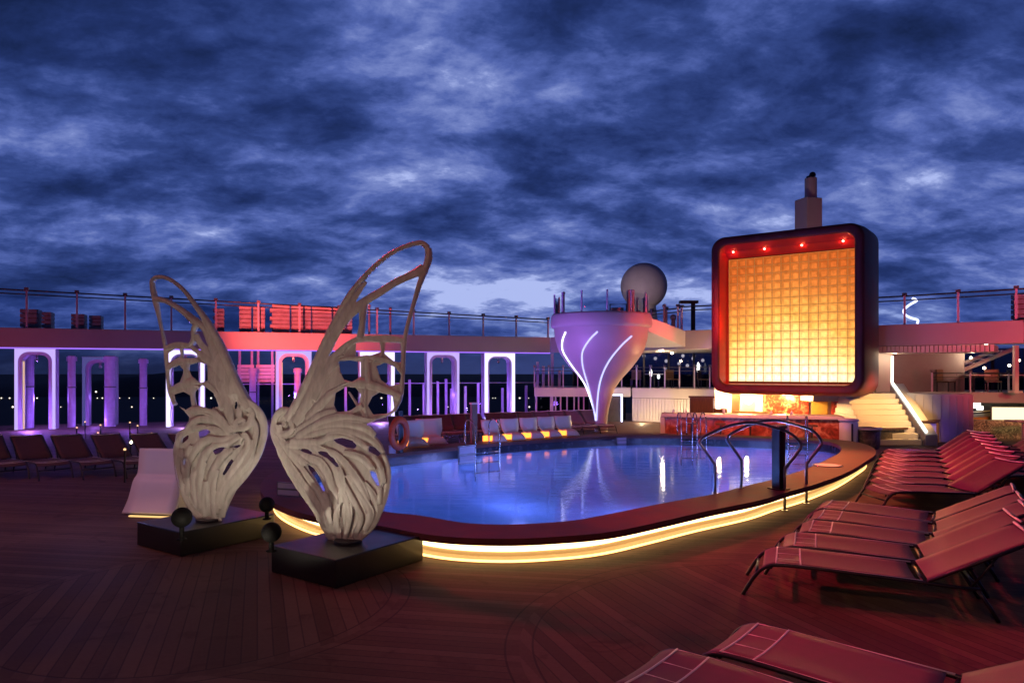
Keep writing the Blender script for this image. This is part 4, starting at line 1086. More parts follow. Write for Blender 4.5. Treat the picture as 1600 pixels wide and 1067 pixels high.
g1 = ['lounger with the full sling in view, nearest of the middle right group', 'second lounger from the near end, middle right group', 'middle lounger of five in the middle right group', 'fourth lounger from the near end, middle right group', 'farthest lounger of five in the middle right group']
def fan(h0, h1, a0, a1, n, labels, group):
    h0, h1 = Vector(h0), Vector(h1); rd_ = (h1 - h0).normalized()
    for k in range(n):
        t = k / max(1, n - 1); a = math.radians(a0 + (a1 - a0) * t); d = Vector((math.cos(a), math.sin(a)))
        h = h0.lerp(h1, t) + rd_ * .37
        foot = h - d * (1.32 + random.uniform(-.02, .02))
        o = place(0, foot.x, foot.y, a + random.uniform(-.012, .012), labels(k), group)
        if n == 5 and k < 2:              # the two nearest are the same model, stretched lengthwise
            o.scale.x = (1.10, 1.05)[k]; o.location = (h.x - d.x * 1.32 * o.scale.x, h.y - d.y * 1.32 * o.scale.x, 0)
fan((4.06, 7.0), (5.72, 9.79), -21, -33, 5, lambda k: g1[k], 'middle right group of sun loungers')
fan((7.6, 12.05), (10.95, 17.9), 4, 8, 8, lambda k: '%s lounger from the near end of the farther right group' % ORD[k], 'farther right group of sun loungers')
D1 = (.99, .12)
D0 = (.77, -.64)
f0 = G(1165, 972, .345); dd = Vector(D0).normalized(); sd = Vector((-dd.y, dd.x))
g0 = ['foreground lounger at bottom right, farther of the cropped pair', 'violet tinted foreground lounger cropped by the bottom edge', 'closest lounger, mostly below the bottom edge']
for k in range(2):
    q = Vector((f0.x, f0.y)) - sd * (.385 + .90 * k) + dd * (.06 - .26 * k)
    place(0, q.x, q.y, math.atan2(dd.y, dd.x), g0[k], 'foreground sun loungers')
row(11.0, 13.9, (.5, .866), D1, .80, 8, lambda k: '%s lounger from the near end of the rearmost right row' % ORD[k], 'rearmost right row of sun loungers')
# left row, angled
dl_ = (-.74, .67)
hL = G(0, 714, .33)
for k in range(8):
    q = Vector((-13.9, 16.2)) + Vector((.97, .18)) * (k * .90)
    d = Vector(dl_).normalized(); foot = q - d * 1.32
    place(0, foot.x, foot.y, math.atan2(d.y, d.x), '%s dark lounger from the left in the row before the arches' % ORD[k], 'dark loungers before the arches', True)
# far row beyond the pool
for k in range(13):
    px = 632 + k * 25 if k < 6 else 792 + (k - 6) * 26
    Yb = 22.6 + (px - 632) * .0125
    foot = Vector(((px - 800) / F * Yb, Yb))
    place(0, foot.x, foot.y, math.radians(105), '%s dark red lounger from the left beyond the pool' % ORD[k], 'dark red loungers beyond the pool', True)
# small glowing specks among the left loungers, stems added to carry them
for (px, py, Y) in ((133, 659, 25), (157, 664, 24), (153, 676, 22), (203, 660, 25), (215, 665, 24), (237, 677, 21.5), (195, 702, 15.2), (120, 668, 23)):
    p = P(px, py, Y); t = thing('glow_speck', 'small warm glowing speck on a short stem behind dark loungers', 'lamp', (p.x, p.y, 0), 'small glowing specks behind the dark loungers')
    MB().cyl((p.x, p.y, 0), .02, max(.05, p.z), 8).build('stem', M['dark_metal'], t); MB().ball((p.x, p.y, p.z), .028, 10, 8).build('speck', M['city_o'], t)
tb2 = thing('glow_bar', 'slanting glowing bar among the dark loungers', 'lamp', P(208, 690, 19)); a, c = P(204, 692, 19), P(213, 682, 19)
MB().tube([a, c], .035, 8).build('tube', M['lamp'], tb2); MB().cyl((a.x, a.y, 0), .02, a.z, 8).build('stem', M['dark_metal'], tb2)

# ------------------------------------------------------------------ wing sculptures
def pedestal(near, label_parent, ax=(.574, .819), w=1.43, dpt=1.14, h=.32):
    u = Vector((*ax, 0)).normalized(); v = Vector((-u.y, u.x, 0)); n = Vector((near.x, near.y, 0))
    q = [n, n + u * w, n + u * w + v * dpt, n + v * dpt]
    b = MB(); b.hexa([Vector((p.x, p.y, .003)) for p in q] + [Vector((p.x, p.y, h)) for p in q]); b.build('pedestal', M['black'], label_parent, bevel=.012)
    return u, v, q
def wing(t, base, outline, holes, strands, extra, name, flip):
    n = Vector((.28, .96, 0)).normalized(); c0 = n.dot(Vector((base.x, base.y, 0)))
    e_ = Vector((n.y, -n.x, 0)); s0 = e_.dot(Vector((base.x, base.y, 0)))
    def W3(px, py, w=0.0):
        k = (px - 800) / F
        Y = c0 / (n.y + n.x * k); s = e_.dot(Vector((k * Y, Y, 0))) - s0
        bow = -.16 * (s - flip * .2) ** 2 + .10 * math.sin(min(1, max(0, (840 - py) / 300)) * math.pi)   # gently cupped
        Y = (c0 - w - bow) / (n.y + n.x * k)
        return Vector((k * Y, Y, EYE - (py - HZ) / F * Y))
    b = MB()
    ol = [Vector((p[0], p[1])) for p in outline]; pts = list(ol); edges = [(i, (i + 1) % len(ol)) for i in range(len(ol))]
    holes = [[(Vector(p) - (sum((Vector(q_) for q_ in h), Vector((0, 0))) / len(h))) * (1.22 if min(q_[1] for q_ in h) < 660 and len(h) > 3 and max(q_[0] for q_ in h) - min(q_[0] for q_ in h) > 12 and max(q_[1] for q_ in h) < 668 else 1.12) + (sum((Vector(q_) for q_ in h), Vector((0, 0))) / len(h)) for p in h] for h in holes]
    for h in holes:
        o = len(pts); pts += [Vector(p) for p in h]; edges += [(o + i, o + (i + 1) % len(h)) for i in range(len(h))]
    x0, x1 = min(p.x for p in ol), max(p.x for p in ol); y0, y1 = min(p.y for p in ol), max(p.y for p in ol)
    yy = y0 + 4
    while yy < y1:                       # inner points keep the sheet smooth
        xx = x0 + 4
        while xx < x1:
            if inside(ol, xx, yy): pts.append(Vector((xx, yy)))
            xx += 9
        yy += 9
    r = delaunay_2d_cdt(pts, edges, [], 0, 1e-4)
    fs = []
    for tri in r[2]:
        cx = sum(r[0][i].x for i in tri) / 3; cy = sum(r[0][i].y for i in tri) / 3
        if inside(ol, cx, cy) and not any(inside(h, cx, cy) for h in holes): fs.append(tri)
    vs0 = [W3(p.x, p.y, .009) for p in r[0]]; vs1 = [W3(p.x, p.y, -.009) for p in r[0]]; m = len(vs0)
    ec = {}
    for tri in fs:
        for k in range(3):
            key = (tri[k], tri[(k + 1) % 3])
            ec[key] = 1
    side = [(a, c_, m + c_, m + a) for (a, c_) in ec if (c_, a) not in ec]
    b.add(vs0 + vs1, [tuple(q) for q in fs] + [tuple(m + i for i in q[::-1]) for q in fs] + side)
    fine = []
    for k, (pts_, rad, w) in enumerate(strands):
        if k < 13 and w < .005 or max(rad) < 3.3: fine.append((pts_, [q * .86 for q in rad], w)); continue
        fine.append((pts_, [q * 1.12 for q in rad], .008 + w * .62))
        for j, sgn in enumerate((1, -1)):
            q = []; m_ = len(pts_)
            for i, p in enumerate(pts_):
                a_, c_ = pts_[max(i - 1, 0)], pts_[min(i + 1, m_ - 1)]
                tx, ty = c_[0] - a_[0], c_[1] - a_[1]; l_ = math.hypot(tx, ty) + 1e-6
                amp = (4.6 + 1.6 * math.sin(k * 2.1 + i * 1.3 + j)) * math.sin(math.pi * (.18 + .64 * i / (m_ - 1)))
                q.append((p[0] - ty / l_ * amp * sgn, p[1] + tx / l_ * amp * sgn))
            fine.append((q, [max(1.0, z_ * .26) for z_ in rad], .016 + w * .62))
    for pts_, rad, w in fine:
        cm = catmull([Vector((*p, 0)) for p in pts_], 6); nn_ = len(cm)
        rr_ = []
        for i in range(nn_):
            k = i / (nn_ - 1) * (len(rad) - 1); a = int(min(k, len(rad) - 2)); rr_.append(rad[a] + (rad[a + 1] - rad[a]) * (k - a))
        if w > .007:                      # folds part around the openings
            for i, p in enumerate(cm):
                for h in holes:
                    dm = min(((p.xy - (Vector(a_) + (Vector(c_) - Vector(a_)) * max(0, min(1, (p.xy - Vector(a_)).dot(Vector(c_) - Vector(a_)) / max(1e-6, (Vector(c_) - Vector(a_)).length_squared))))).length for a_, c_ in zip(h, list(h[1:]) + [h[0]])))
                    rr_[i] = min(rr_[i], .35 if inside(h, p.x, p.y) else max(1.2, dm + .6))
        P3 = [W3(p.x, p.y, w) for p in cm]
        i0 = len(b.v); b.tube(P3, [q * p.y / F for q, p in zip(rr_, P3)], 10)
        if w > .007:                      # a fold: flattened towards the sheet
            for i in range(len(P3)):
                for k in range(10):
                    o_ = b.v[i0 + i * 10 + k] - P3[i]; b.v[i0 + i * 10 + k] = P3[i] + o_ - n * (o_.dot(n) * .55)
    for f_ in extra: f_(b, W3)
    o = b.build(name, M['wing'], t)
    md = o.modifiers.new('r', 'REMESH'); md.mode = 'VOXEL'; md.voxel_size = .0072; md.use_smooth_shade = True
    md = o.modifiers.new('sm', 'SMOOTH'); md.iterations = 2; md.factor = .5
    return o
A = lambda z: [(420 + x / 4.445, 620 + y / 4.445) for x, y in z]
B = lambda z: [(420 + x / 4.446, 460 + y / 4.446) for x, y in z]
Cc = lambda z: [(250 + x / 4.639, 600 + y / 4.639) for x, y in z]
Dd = lambda z: [(225 + x / 4.85, 420 + y / 4.85) for x, y in z]

near_r = G(524, 920); rs = thing('wing_sculpture', 'right pale butterfly wing sculpture on a black plinth', 'wing sculpture', (-2.0, 8.63, 0), 'pair of butterfly wing sculptures')
pedestal(near_r, rs)
r_out = [(632, 532), (591, 530), (559, 530), (541, 539), (528, 552), (514, 568), (505, 584), (497, 578), (488, 594), (470, 625), (459, 641), (445, 640), (430, 650), (424.5, 665), (425, 680), (433.5, 710), (449, 741.5), (469.5, 773), (487.5, 798), (499, 820), (510, 838), (519, 846), (546, 846), (564, 838), (577.5, 827), (591, 807), (600, 777.5), (604.5, 755), (607, 732), (604.5, 714), (598, 694), (586, 679), (575, 667), (573, 660), (590, 654), (610, 646), (622, 632), (627, 612), (630, 600), (630, 562)]
r_holes = [A(h) for h in ([(455, 293), (520, 288), (575, 305), (602, 335), (590, 354), (540, 346), (480, 318)], [(348, 375), (400, 383), (445, 425), (482, 482), (462, 478), (405, 422), (355, 398)], [(225, 363), (262, 360), (297, 385), (290, 397), (240, 382)],
     [(278, 478), (312, 500), (352, 560), (388, 645), (372, 645), (328, 570), (285, 503)], [(698, 345), (735, 352), (772, 392), (755, 407), (700, 378)], [(708, 518), (742, 528), (768, 612), (750, 608), (715, 548)])]
r_holes += [B(h) for h in ([(500, 475), (560, 470), (625, 480), (625, 560), (580, 592), (530, 580), (508, 530)], [(765, 510), (815, 488), (880, 520), (905, 560), (895, 610), (840, 622), (790, 585)],
     [(615, 345), (690, 338), (690, 415), (615, 422)], [(705, 338), (775, 342), (770, 395), (705, 418)], [(820, 345), (905, 350), (910, 460), (870, 455), (815, 410)],
     [(480, 690), (540, 655), (590, 660), (622, 700), (610, 760), (560, 795), (490, 800), (470, 760)], [(730, 720), (770, 695), (845, 715), (855, 790), (810, 815), (735, 820), (705, 770)])]
r_st = [([(452, 655), (468, 625), (490, 578), (508, 536), (527, 497), (549, 458), (580, 422), (610, 397), (638, 384), (658, 380), (669, 388)], [11, 9.5, 8, 7, 6, 4.8, 4.6, 5, 6], .0),
        ([(462, 660), (478, 632), (497, 585), (514, 540), (533, 501), (553, 466), (572, 440)], [8, 7, 6, 5, 3], .03),
        ([(669, 388), (670, 402), (665, 420), (655, 446), (645, 480), (636, 512), (632, 537), (630, 562), (629, 600), (626, 623), (616, 642)], [6.5, 7.5, 6, 4.2, 4, 4.5, 4, 3.5, 3.5], .0),
        ([(662, 420), (640, 431), (617, 442), (595, 456), (573, 469), (555, 483), (535, 506), (515, 545), (498, 584), (480, 625)], [8, 5.5, 5.5, 6, 6.5, 6, 5, 5, 5], .01),
        ([(572, 468), (567, 490), (566, 508), (563, 528)], [7.5, 7, 6, 7.5], .0), ([(566, 478), (549, 494), (541, 506)], [6, 4, 4], .0),
        ([(631, 532), (610, 529), (585, 529), (559, 530), (541, 539), (528, 552), (514, 568), (505, 586), (490, 615), (474, 645)], [3.2, 3.0, 3.4, 4, 5, 6, 7], .012),
        ([(625, 583), (618, 570), (604, 563.5), (577, 558.5), (546, 560), (526, 566), (508, 590), (490, 625)], [3.5, 3.2, 3.2, 3.6, 4.5, 5], .02),
        ([(626, 622), (612, 613), (590, 604), (562, 599), (540, 604), (520, 613), (500, 632), (480, 655)], [6, 5, 5.5, 6, 6, 6, 6], .01),
        ([(597, 531), (598, 548), (596, 560)], [5, 3.5, 4], .0), ([(575, 560), (576, 580), (578, 600)], [6, 6, 7], .0), ([(545, 612), (568, 650), (560, 660)], [2, 4, 4], .0), ([(572, 604), (572, 640), (575, 655)], [5, 3.5, 4], .0),
        ([(565, 660), (585, 655), (608, 647), (620, 636)], [3, 2.4, 2.4, 3], .0)]
for z, rad, w in (([(40, 180), (35, 250), (70, 340), (140, 460), (240, 600), (330, 730), (400, 860), (440, 990)], [6, 6, 6, 6, 6, 5], .03),
                  ([(75, 190), (90, 290), (150, 390), (240, 510), (330, 640), (395, 760), (430, 880)], [5, 5, 5, 5, 4], .055),
                  ([(110, 340), (230, 440), (300, 500), (360, 600), (400, 700), (420, 830), (430, 930)], [5, 6, 5, 4.5, 4, 3], .05),
                  ([(110, 330), (250, 410), (350, 450), (410, 530), (440, 620), (490, 710), (488, 740)], [6, 6, 6, 7, 6, 3], .02),
                  ([(130, 330), (280, 340), (400, 380), (480, 480), (510, 590), (500, 700), (490, 740)], [6, 5, 5, 6, 5, 3], .045),
                  ([(150, 320), (330, 350), (470, 400), (560, 500), (650, 640), (690, 760), (690, 860)], [6, 5, 5, 6, 5, 4], .03),
                  ([(160, 310), (350, 310), (430, 275), (530, 275), (640, 320), (720, 400), (780, 500), (800, 600)], [6, 5, 4, 5, 5, 4, 3], .05),
                  ([(520, 385), (640, 420), (720, 500), (770, 620), (770, 740)], [4, 5, 4, 4], .035),
                  ([(180, 300), (330, 250), (480, 225), (610, 255), (720, 300), (800, 390)], [6, 5, 6, 5, 3.5], .03),
                  ([(200, 280), (320, 200), (430, 155), (560, 140), (690, 162), (745, 150)], [6, 5, 5, 4, 3, 2.4], .05),
                  ([(190, 240), (300, 165), (370, 120), (460, 100), (560, 110), (650, 60)], [5, 5, 4.5, 4, 4], .02),
                  ([(300, 230), (420, 195), (560, 190), (680, 220), (740, 270)], [4, 5, 5, 3], .04),
                  ([(490, 740), (470, 800), (475, 900), (490, 1000)], [3, 4.5, 5, 4], .04), ([(500, 640), (550, 750), (560, 850), (525, 990)], [3, 4.5, 5, 4], .05),
                  ([(505, 560), (600, 740), (640, 850), (590, 970)], [3.5, 5, 5, 4], .03), ([(540, 540), (650, 700), (705, 810), (670, 925)], [3, 5, 5, 4], .045),
                  ([(660, 590), (730, 690), (755, 780), (715, 890)], [3, 4.5, 4, 4], .02), ([(430, 780), (420, 860), (450, 960)], [3, 4, 4], .035),
                  ([(800, 400), (828, 500), (818, 620), (792, 730), (750, 850), (690, 930), (610, 985), (520, 1008), (450, 995), (400, 950)], [4, 4, 4, 4, 4.5, 5, 5, 4], .01),
                  ([(175, 120), (115, 92), (62, 118), (38, 185), (62, 250), (118, 262), (160, 228), (158, 165), (128, 142), (102, 168), (116, 205)], [5, 5.5, 5.5, 5, 4.5, 4, 3.5, 3], .06)):
    r_st.append((A(z), rad, w))
def joint_r(b, W3):
    c = W3(532, 850); b.ball(c + Vector((0, 0, -.02)), .10, 14, 8)
    for q in [(572, 470), (568, 484), (663, 412), (632, 535), (628, 600)]: pass
baseR = Vector((-2.0, 8.63, .32))
wing(rs, baseR, r_out, r_holes, r_st, [joint_r], 'wing', 1)
near_l = G(282, 870); lsn = thing('wing_sculpture', 'left pale butterfly wing sculpture on a black plinth', 'wing sculpture', (-4.26, 9.86, 0), 'pair of butterfly wing sculptures')
pedestal(near_l, lsn, (.574, .819), 1.43, 1.10)
l_out = Cc([(620, 105), (690, 160), (745, 215), (768, 290), (768, 380), (735, 520), (650, 660), (555, 770), (505, 870), (480, 935), (440, 985), (290, 985), (225, 920), (165, 815), (130, 660), (108, 540), (100, 480), (115, 360), (160, 325), (205, 300), (212, 240), (170, 190), (105, 130), (70, 60)]) + Dd([(185, 850), (175, 720), (165, 600), (250, 578), (350, 588), (420, 638), (500, 700), (560, 752), (600, 790), (640, 760), (700, 860), (760, 980)])
l_holes = [Dd(h) for h in ([(195, 640), (240, 612), (285, 615), (275, 655), (215, 690), (195, 700)], [(300, 612), (345, 608), (388, 640), (395, 672), (330, 672), (300, 668)], [(205, 770), (265, 745), (292, 780), (265, 850), (215, 880), (200, 840)],
     [(345, 745), (420, 718), (468, 740), (470, 835), (425, 850), (372, 805)], [(243, 960), (300, 943), (350, 970), (357, 1030), (310, 1055), (255, 1020)], [(395, 950), (450, 898), (520, 950), (548, 1030), (500, 1050), (410, 1020)])]
l_holes += [Cc(h) for h in ([(285, 345), (330, 328), (362, 345), (322, 380), (290, 388)], [(170, 392), (207, 368), (202, 395), (163, 427)], [(388, 478), (430, 460), (468, 458), (440, 490), (400, 508)], [(522, 452), (592, 438), (560, 462)],
     [(518, 545), (530, 565), (470, 655), (458, 645), (492, 580)], [(168, 552), (192, 543), (187, 582), (166, 584)], [(538, 140), (556, 118), (562, 170), (545, 178)])]
l_st = [(Dd([(800, 1060), (740, 950), (690, 850), (635, 715), (568, 560), (480, 405), (400, 290), (310, 172), (230, 102), (155, 66), (92, 66), (62, 92)]), [12, 11, 10, 9, 8, 7, 5, 4, 3.8, 4, 4, 4.5], .0),
        (Dd([(700, 1050), (650, 900), (600, 780), (540, 640), (460, 470)]), [9, 8, 7, 6, 4], .03),
        (Dd([(62, 92), (68, 150), (85, 225), (108, 330), (130, 440), (150, 525), (163, 595), (170, 690), (180, 800), (195, 930), (240, 1030)]), [4.5, 5.5, 6, 3.6, 3.2, 4, 4, 3.4, 3.4, 4], .0),
        (Dd([(90, 232), (150, 238), (230, 277), (310, 332), (380, 392), (450, 440), (520, 540)]), [6, 5, 5, 6, 8, 7, 5], .0),
        (Dd([(400, 420), (378, 470), (378, 540), (350, 585)]), [7, 5.5, 5.5, 6], .0), (Dd([(395, 500), (430, 570), (500, 660), (570, 740), (620, 830)]), [5, 5, 5, 6, 6], .01),
        (Dd([(165, 600), (250, 578), (350, 590), (420, 640), (500, 705), (565, 770), (625, 870), (690, 1030)]), [3, 3.2, 4, 5, 6, 7, 7], .02),
        (Dd([(178, 755), (230, 712), (330, 694), (430, 704), (500, 770), (570, 880), (640, 1040)]), [3.2, 3.2, 3.4, 4, 5, 6], .02),
        (Dd([(195, 925), (260, 882), (380, 862), (470, 882), (545, 950), (600, 1060)]), [4, 5.5, 6, 6, 6, 6], .01),
        (Dd([(285, 610), (290, 650), (280, 690)]), [4, 3, 4], .0), (Dd([(325, 700), (320, 790), (310, 870)]), [6, 5.5, 7], .0), (Dd([(380, 880), (370, 960), (385, 1050)]), [5, 4.5, 5], .0)]
for z, rad, w in (([(600, 120), (690, 185), (745, 270), (750, 380), (705, 520), (615, 650), (525, 760), (478, 860), (450, 960)], [8, 8, 7, 6, 6, 6, 5, 5], .03),
                  ([(640, 210), (690, 300), (690, 400), (640, 540), (550, 660), (470, 780), (440, 900)], [4, 5, 5, 5, 5, 4.5], .055),
                  ([(600, 350), (640, 420), (580, 540), (490, 680), (430, 800), (415, 930)], [4, 5, 5, 5, 5, 4], .05),
                  ([(600, 360), (550, 440), (450, 530), (380, 640), (350, 780), (355, 940)], [5, 5, 6, 6, 5, 4], .02),
                  ([(580, 370), (490, 430), (390, 450), (310, 540), (285, 690), (290, 900)], [5, 5, 5, 6, 6, 5], .045),
                  ([(560, 370), (450, 405), (340, 405), (250, 490), (200, 620), (205, 800)], [5, 5, 5, 6, 5, 4], .03),
                  ([(520, 365), (400, 330), (280, 315), (180, 345), (118, 440), (125, 560), (150, 690), (180, 810), (240, 920), (310, 985), (380, 992), (445, 972)], [5, 4, 4, 4, 4, 4, 4.5, 5, 5, 4], .02),
                  ([(510, 355), (430, 280), (330, 250), (240, 270), (190, 330)], [5, 5, 5, 4, 3], .04), ([(510, 345), (440, 250), (360, 195), (250, 190), (160, 170)], [5, 5, 5, 4, 4], .05),
                  ([(530, 310), (500, 200), (470, 80), (440, -20)], [5, 6, 6, 6], .03), ([(575, 250), (565, 150), (525, 20)], [5, 6, 6], .045), ([(470, 300), (390, 180), (380, 60)], [5, 5, 5], .02),
                  ([(330, 560), (250, 660), (245, 760), (265, 900)], [3.5, 4.5, 5, 4], .05), ([(420, 620), (390, 730), (385, 850), (395, 960)], [3.5, 5, 5, 4], .04), ([(330, 700), (310, 820), (325, 960)], [3, 4.5, 4], .05),
                  ([(150, 470), (170, 600), (185, 720)], [3.5, 4, 3.5], .04), ([(230, 440), (190, 520), (170, 640)], [3.5, 4, 3.5], .05),
                  ([(640, 175), (668, 215), (648, 280), (600, 318), (560, 312), (552, 280), (580, 262), (605, 272), (598, 296)], [4.5, 5, 5, 4.5, 4, 3.5, 3], .06), ([(560, 320), (530, 330), (512, 315), (525, 298)], [4, 3.5, 3, 2.5], .06)):
    l_st.append((Cc(z), rad, w))
def joint_l(b, W3):
    b.ball(W3(330, 816) + Vector((0, 0, -.02)), .11, 14, 8)
wing(lsn, Vector((-4.26, 9.86, .32)), l_out, l_holes, l_st, [joint_l], 'wing', -1)
for t, c in ((rs, baseR), (lsn, Vector((-4.26, 9.86, .32)))):
    MB().cyl((c.x + (.0 if t is rs else .03), c.y - .04, .318), .17, .035, 24).build('mount', M['dark_metal'], t, bevel=.006)
# black ball-topped stanchions on the plinth corners
for (px, py, zb, gx, gy, lab) in ((290, 808, .32, 284, 843, 'black ball on a stem at the near corner of the left plinth'), (417, 788, .32, 417, 811, 'black ball on a stem at the right end of the left plinth'), (425, 831, .32, 424, 861, 'black ball on a stem at the left corner of the right plinth')):
    p = G(gx, gy, .322); zc = P(px, py, p.y).z
    t = thing('ball_stanchion', lab, 'stanchion', p, 'black ball stanchions on the plinths')
    r_ = 15.5 / F * p.y
    if px == 417: r_ = 12 / F * p.y
    MB().lathe(p, [(.001, 0), (.06, 0), (.06, .012), (.03, .02), (.028, zc - p.z - r_ * .8), (.05, zc - p.z - r_ * .7)], 16).build('stem', M['matte_black'], t)
    MB().ball((p.x, p.y, zc), r_, 24, 16).build('ball', M['matte_black'], t)

# ------------------------------------------------------------------ lights
def spot(loc, tgt, energy, col, cone=60, blend=.5, rad=.15):
    l = bpy.data.lights.new('spot', 'SPOT'); l.energy = energy; l.color = col; l.spot_size = math.radians(cone); l.spot_blend = blend; l.shadow_soft_size = rad
    o = bpy.data.objects.new('spot_lamp', l); COL.objects.link(o); o.location = loc
    o.rotation_euler = (Vector(tgt) - Vector(loc)).to_track_quat('-Z', 'Y').to_euler(); return o
def point(loc, energy, col, rad=.08):
    l = bpy.data.lights.new('point', 'POINT'); l.energy = energy; l.color = col; l.shadow_soft_size = rad
    o = bpy.data.objects.new('point_lamp', l); COL.objects.link(o); o.location = loc; return o
RED = (1.0, .10, .10); RED2 = (1.0, .035, .09); PUR = (.34, .14, 1.0); WARM = (1.0, .62, .25)
# coloured deck floods
spot((-9.5, 24.5, 2.6), (-9.6, 32.0, 4.9), 8000, (1, .10, .08), 62, .9)
spot((-19, 20, 2.4), (-18, 29, 4.0), 380, (1, .10, .12), 90, .9)
spot((-4, 24, 2.2), (-3, 34, 3.8), 420, (.85, .08, .30), 85, .9)
spot((15, 17.5, 2.6), (18, 25, 4.0), 2000, (1, .10, .12), 70, .9)
spot((6.5, 24, 5.0), (8.5, 29.6, 3.8), 260, (1, .15, .12), 80, .9)
spot((-7, 13, 11), (6.0, 9.5, 0), 3000, RED2, 62, .8, .3)
spot((-2, 20, 10), (10.5, 15.5, 0), 5000, RED2, 52, .8, .3)
spot((-3, -3, 9), (-1.5, 6, 0), 1150, (1, .36, .23), 85, 1.0, .4)
spot((-16, 8, 9), (-8, 14, 0), 1500, (1, .30, .22), 70, 1.0, .4)
spot((-6, 18, 6), (1, 23.5, .5), 900, RED2, 60, .8, .2)
spot((-3.5, 12.5, 4.2), (5.6, 8.4, .6), 2600, RED2, 40, .8, .2)
spot((1.0, 21, 6.0), (11.0, 15.0, .6), 3600, RED2, 36, .8, .2)
spot((-1.5, 7.5, 4.5), (3.9, 4.4, .5), 800, RED2, 42, .8, .2)
spot((9.6, 21.5, 3.4), (7.0, 13.4, 0), 700, (1, .22, .06), 50, .9, .2)
# far loungers red
# tub colours
spot((-1.5, 23, 1.2), (3.0, 28, 3.4), 1500, (.42, .17, 1.0), 60, .8)
spot((8.5, 24.0, 4.8), (5.2, 28, 3.6), 1000, (1, .07, .06), 60, .8)
spot((1.5, 30.5, .6), (3.3, 34.4, 1.3), 90, PUR, 110, .9)
# arches washed violet from their feet
for mid, w, kind in arch_pos:
    e = {'bright': 110, 'mid': 110, 'dim': 30}[kind]
    point(mid - nl * .9 + Vector((0, 0, .25)), e, PUR if kind != 'bright' else (.45, .30, 1.0), .06)
    point(mid + nl * 1.2 + Vector((0, 0, 1.2)), e * .6, PUR, .06)
for px in (60, 130, 200, 330, 410, 520, 640, 740, 820):
    p = on_left(px, -.6); point((p.x, p.y, .5), 45, PUR, .06)
# bar and stairs
for s, e in ((.35, 26), (1.45, 30), (2.8, 26), (4.2, 24), (5.0, 18)):
    p = V0 + vd * s - vn * .55; point((p.x, p.y, 1.45), e * 13, (1, .60, .22), .05)
spot((13.5, 22.3, 2.9), (12.75, 24.5, .6), 1000, (1, .52, .16), 74, .9, .06)
point((14.9, 27.4, 3.0), 25, (1, .75, .5), .08)
point((7.6, 31.6, .35), 90, (1, .75, .45), .05); point((6.0, 32.6, .25), 50, (1, .75, .45), .06)
spot((6.6, 21.8, 2.6), (6.8, 24.3, .6), 420, (1, .25, .15), 100, .9)
spot((9.4, 21.2, 2.6), (9.4, 23.6, .6), 420, (1, .25, .15), 100, .9)
point((7.5, 35.0, 3.0), 60, (1, .7, .45), .08); point((18, 27.5, 3.0), 45, (1, .7, .45), .08); point((21, 28.5, 1.0), 40, (1, .8, .4), .06)
spot((18, 23.2, 2.2), (18, 25, .2), 160, (1, .74, .36), 110, .9)
spot((14.2, 22.6, .3), (14.6, 24.4, 1.0), 12, PUR, 100, .9); point((11.1, 19.6, .5), 6, PUR, .05)
spot((13.0, 21.6, 1.6), (11.4, 21.6, .4), 22, (.25, .15, 1), 60, .6)
# inside of the box: small lamps in its top bar wash the red reveal
for x in (.75, 1.9, 3.2, 4.55):
    p = bp3(x, ZB1 - .66, .32); point(p, 2.2, (1, .22, .09), .02)
# underwater lamps
for (x, y, e) in ((-.8, 11.9, 75), (1.8, 12.1, 75), (4.0, 13.2, 80), (6.4, 16.4, 80), (-2.2, 13.0, 75), (.5, 14.0, 75), (3.2, 17.5, 75), (6.6, 20.0, 70), (0.2, 18.2, 60)):
    point((x, y, -.28), e * (1.7 if y < 15 else 1.3), ((.26, .42, 1.0) if y < 15 else (.46, .40, 1.0)), .12)
for q in ((4.9, 13.6, -.35), (5.9, 15.2, -.35)): point(q, 150, (.50, .50, 1.0), .1)
spot((11.5, 28.5, 4.4), (mp_.x, mp_.y, 9.5), 420, (1, .55, .55), 50, .9, .1)  # added fill to lift the mast, no lamp stands there
# sculpture lights
spot((-3.1, 5.6, .25), (-2.15, 8.65, 1.75), 60, (1, .88, .72), 58, .9, .05)
spot((-5.6, 6.9, .25), (-4.2, 9.85, 1.65), 58, (1, .88, .72), 58, .9, .05)
spot((-3.35, 7.35, .12), (-2.2, 8.75, 1.9), 72, (1, .86, .66), 95, .9, .04)
spot((-3.45, 7.6, .12), (-4.1, 9.85, 1.9), 85, (1, .86, .66), 80, .9, .04)
spot((-4.6, 11.5, .5), (-2.4, 8.8, 2.4), 50, (1, .80, .62), 70, .9, .05)
point((lc.x - .4, lc.y - 1.2, 1.3), 10, (.45, .40, 1.0), .1)  # added violet fill for the shell lounger, no fixture
spot((3.5, 36, 4.6), (rp.x, rp.y, rp.z), 1000, (1, .72, .62), 50, .9, .1)  # added warm fill to bring out the dome, source invented

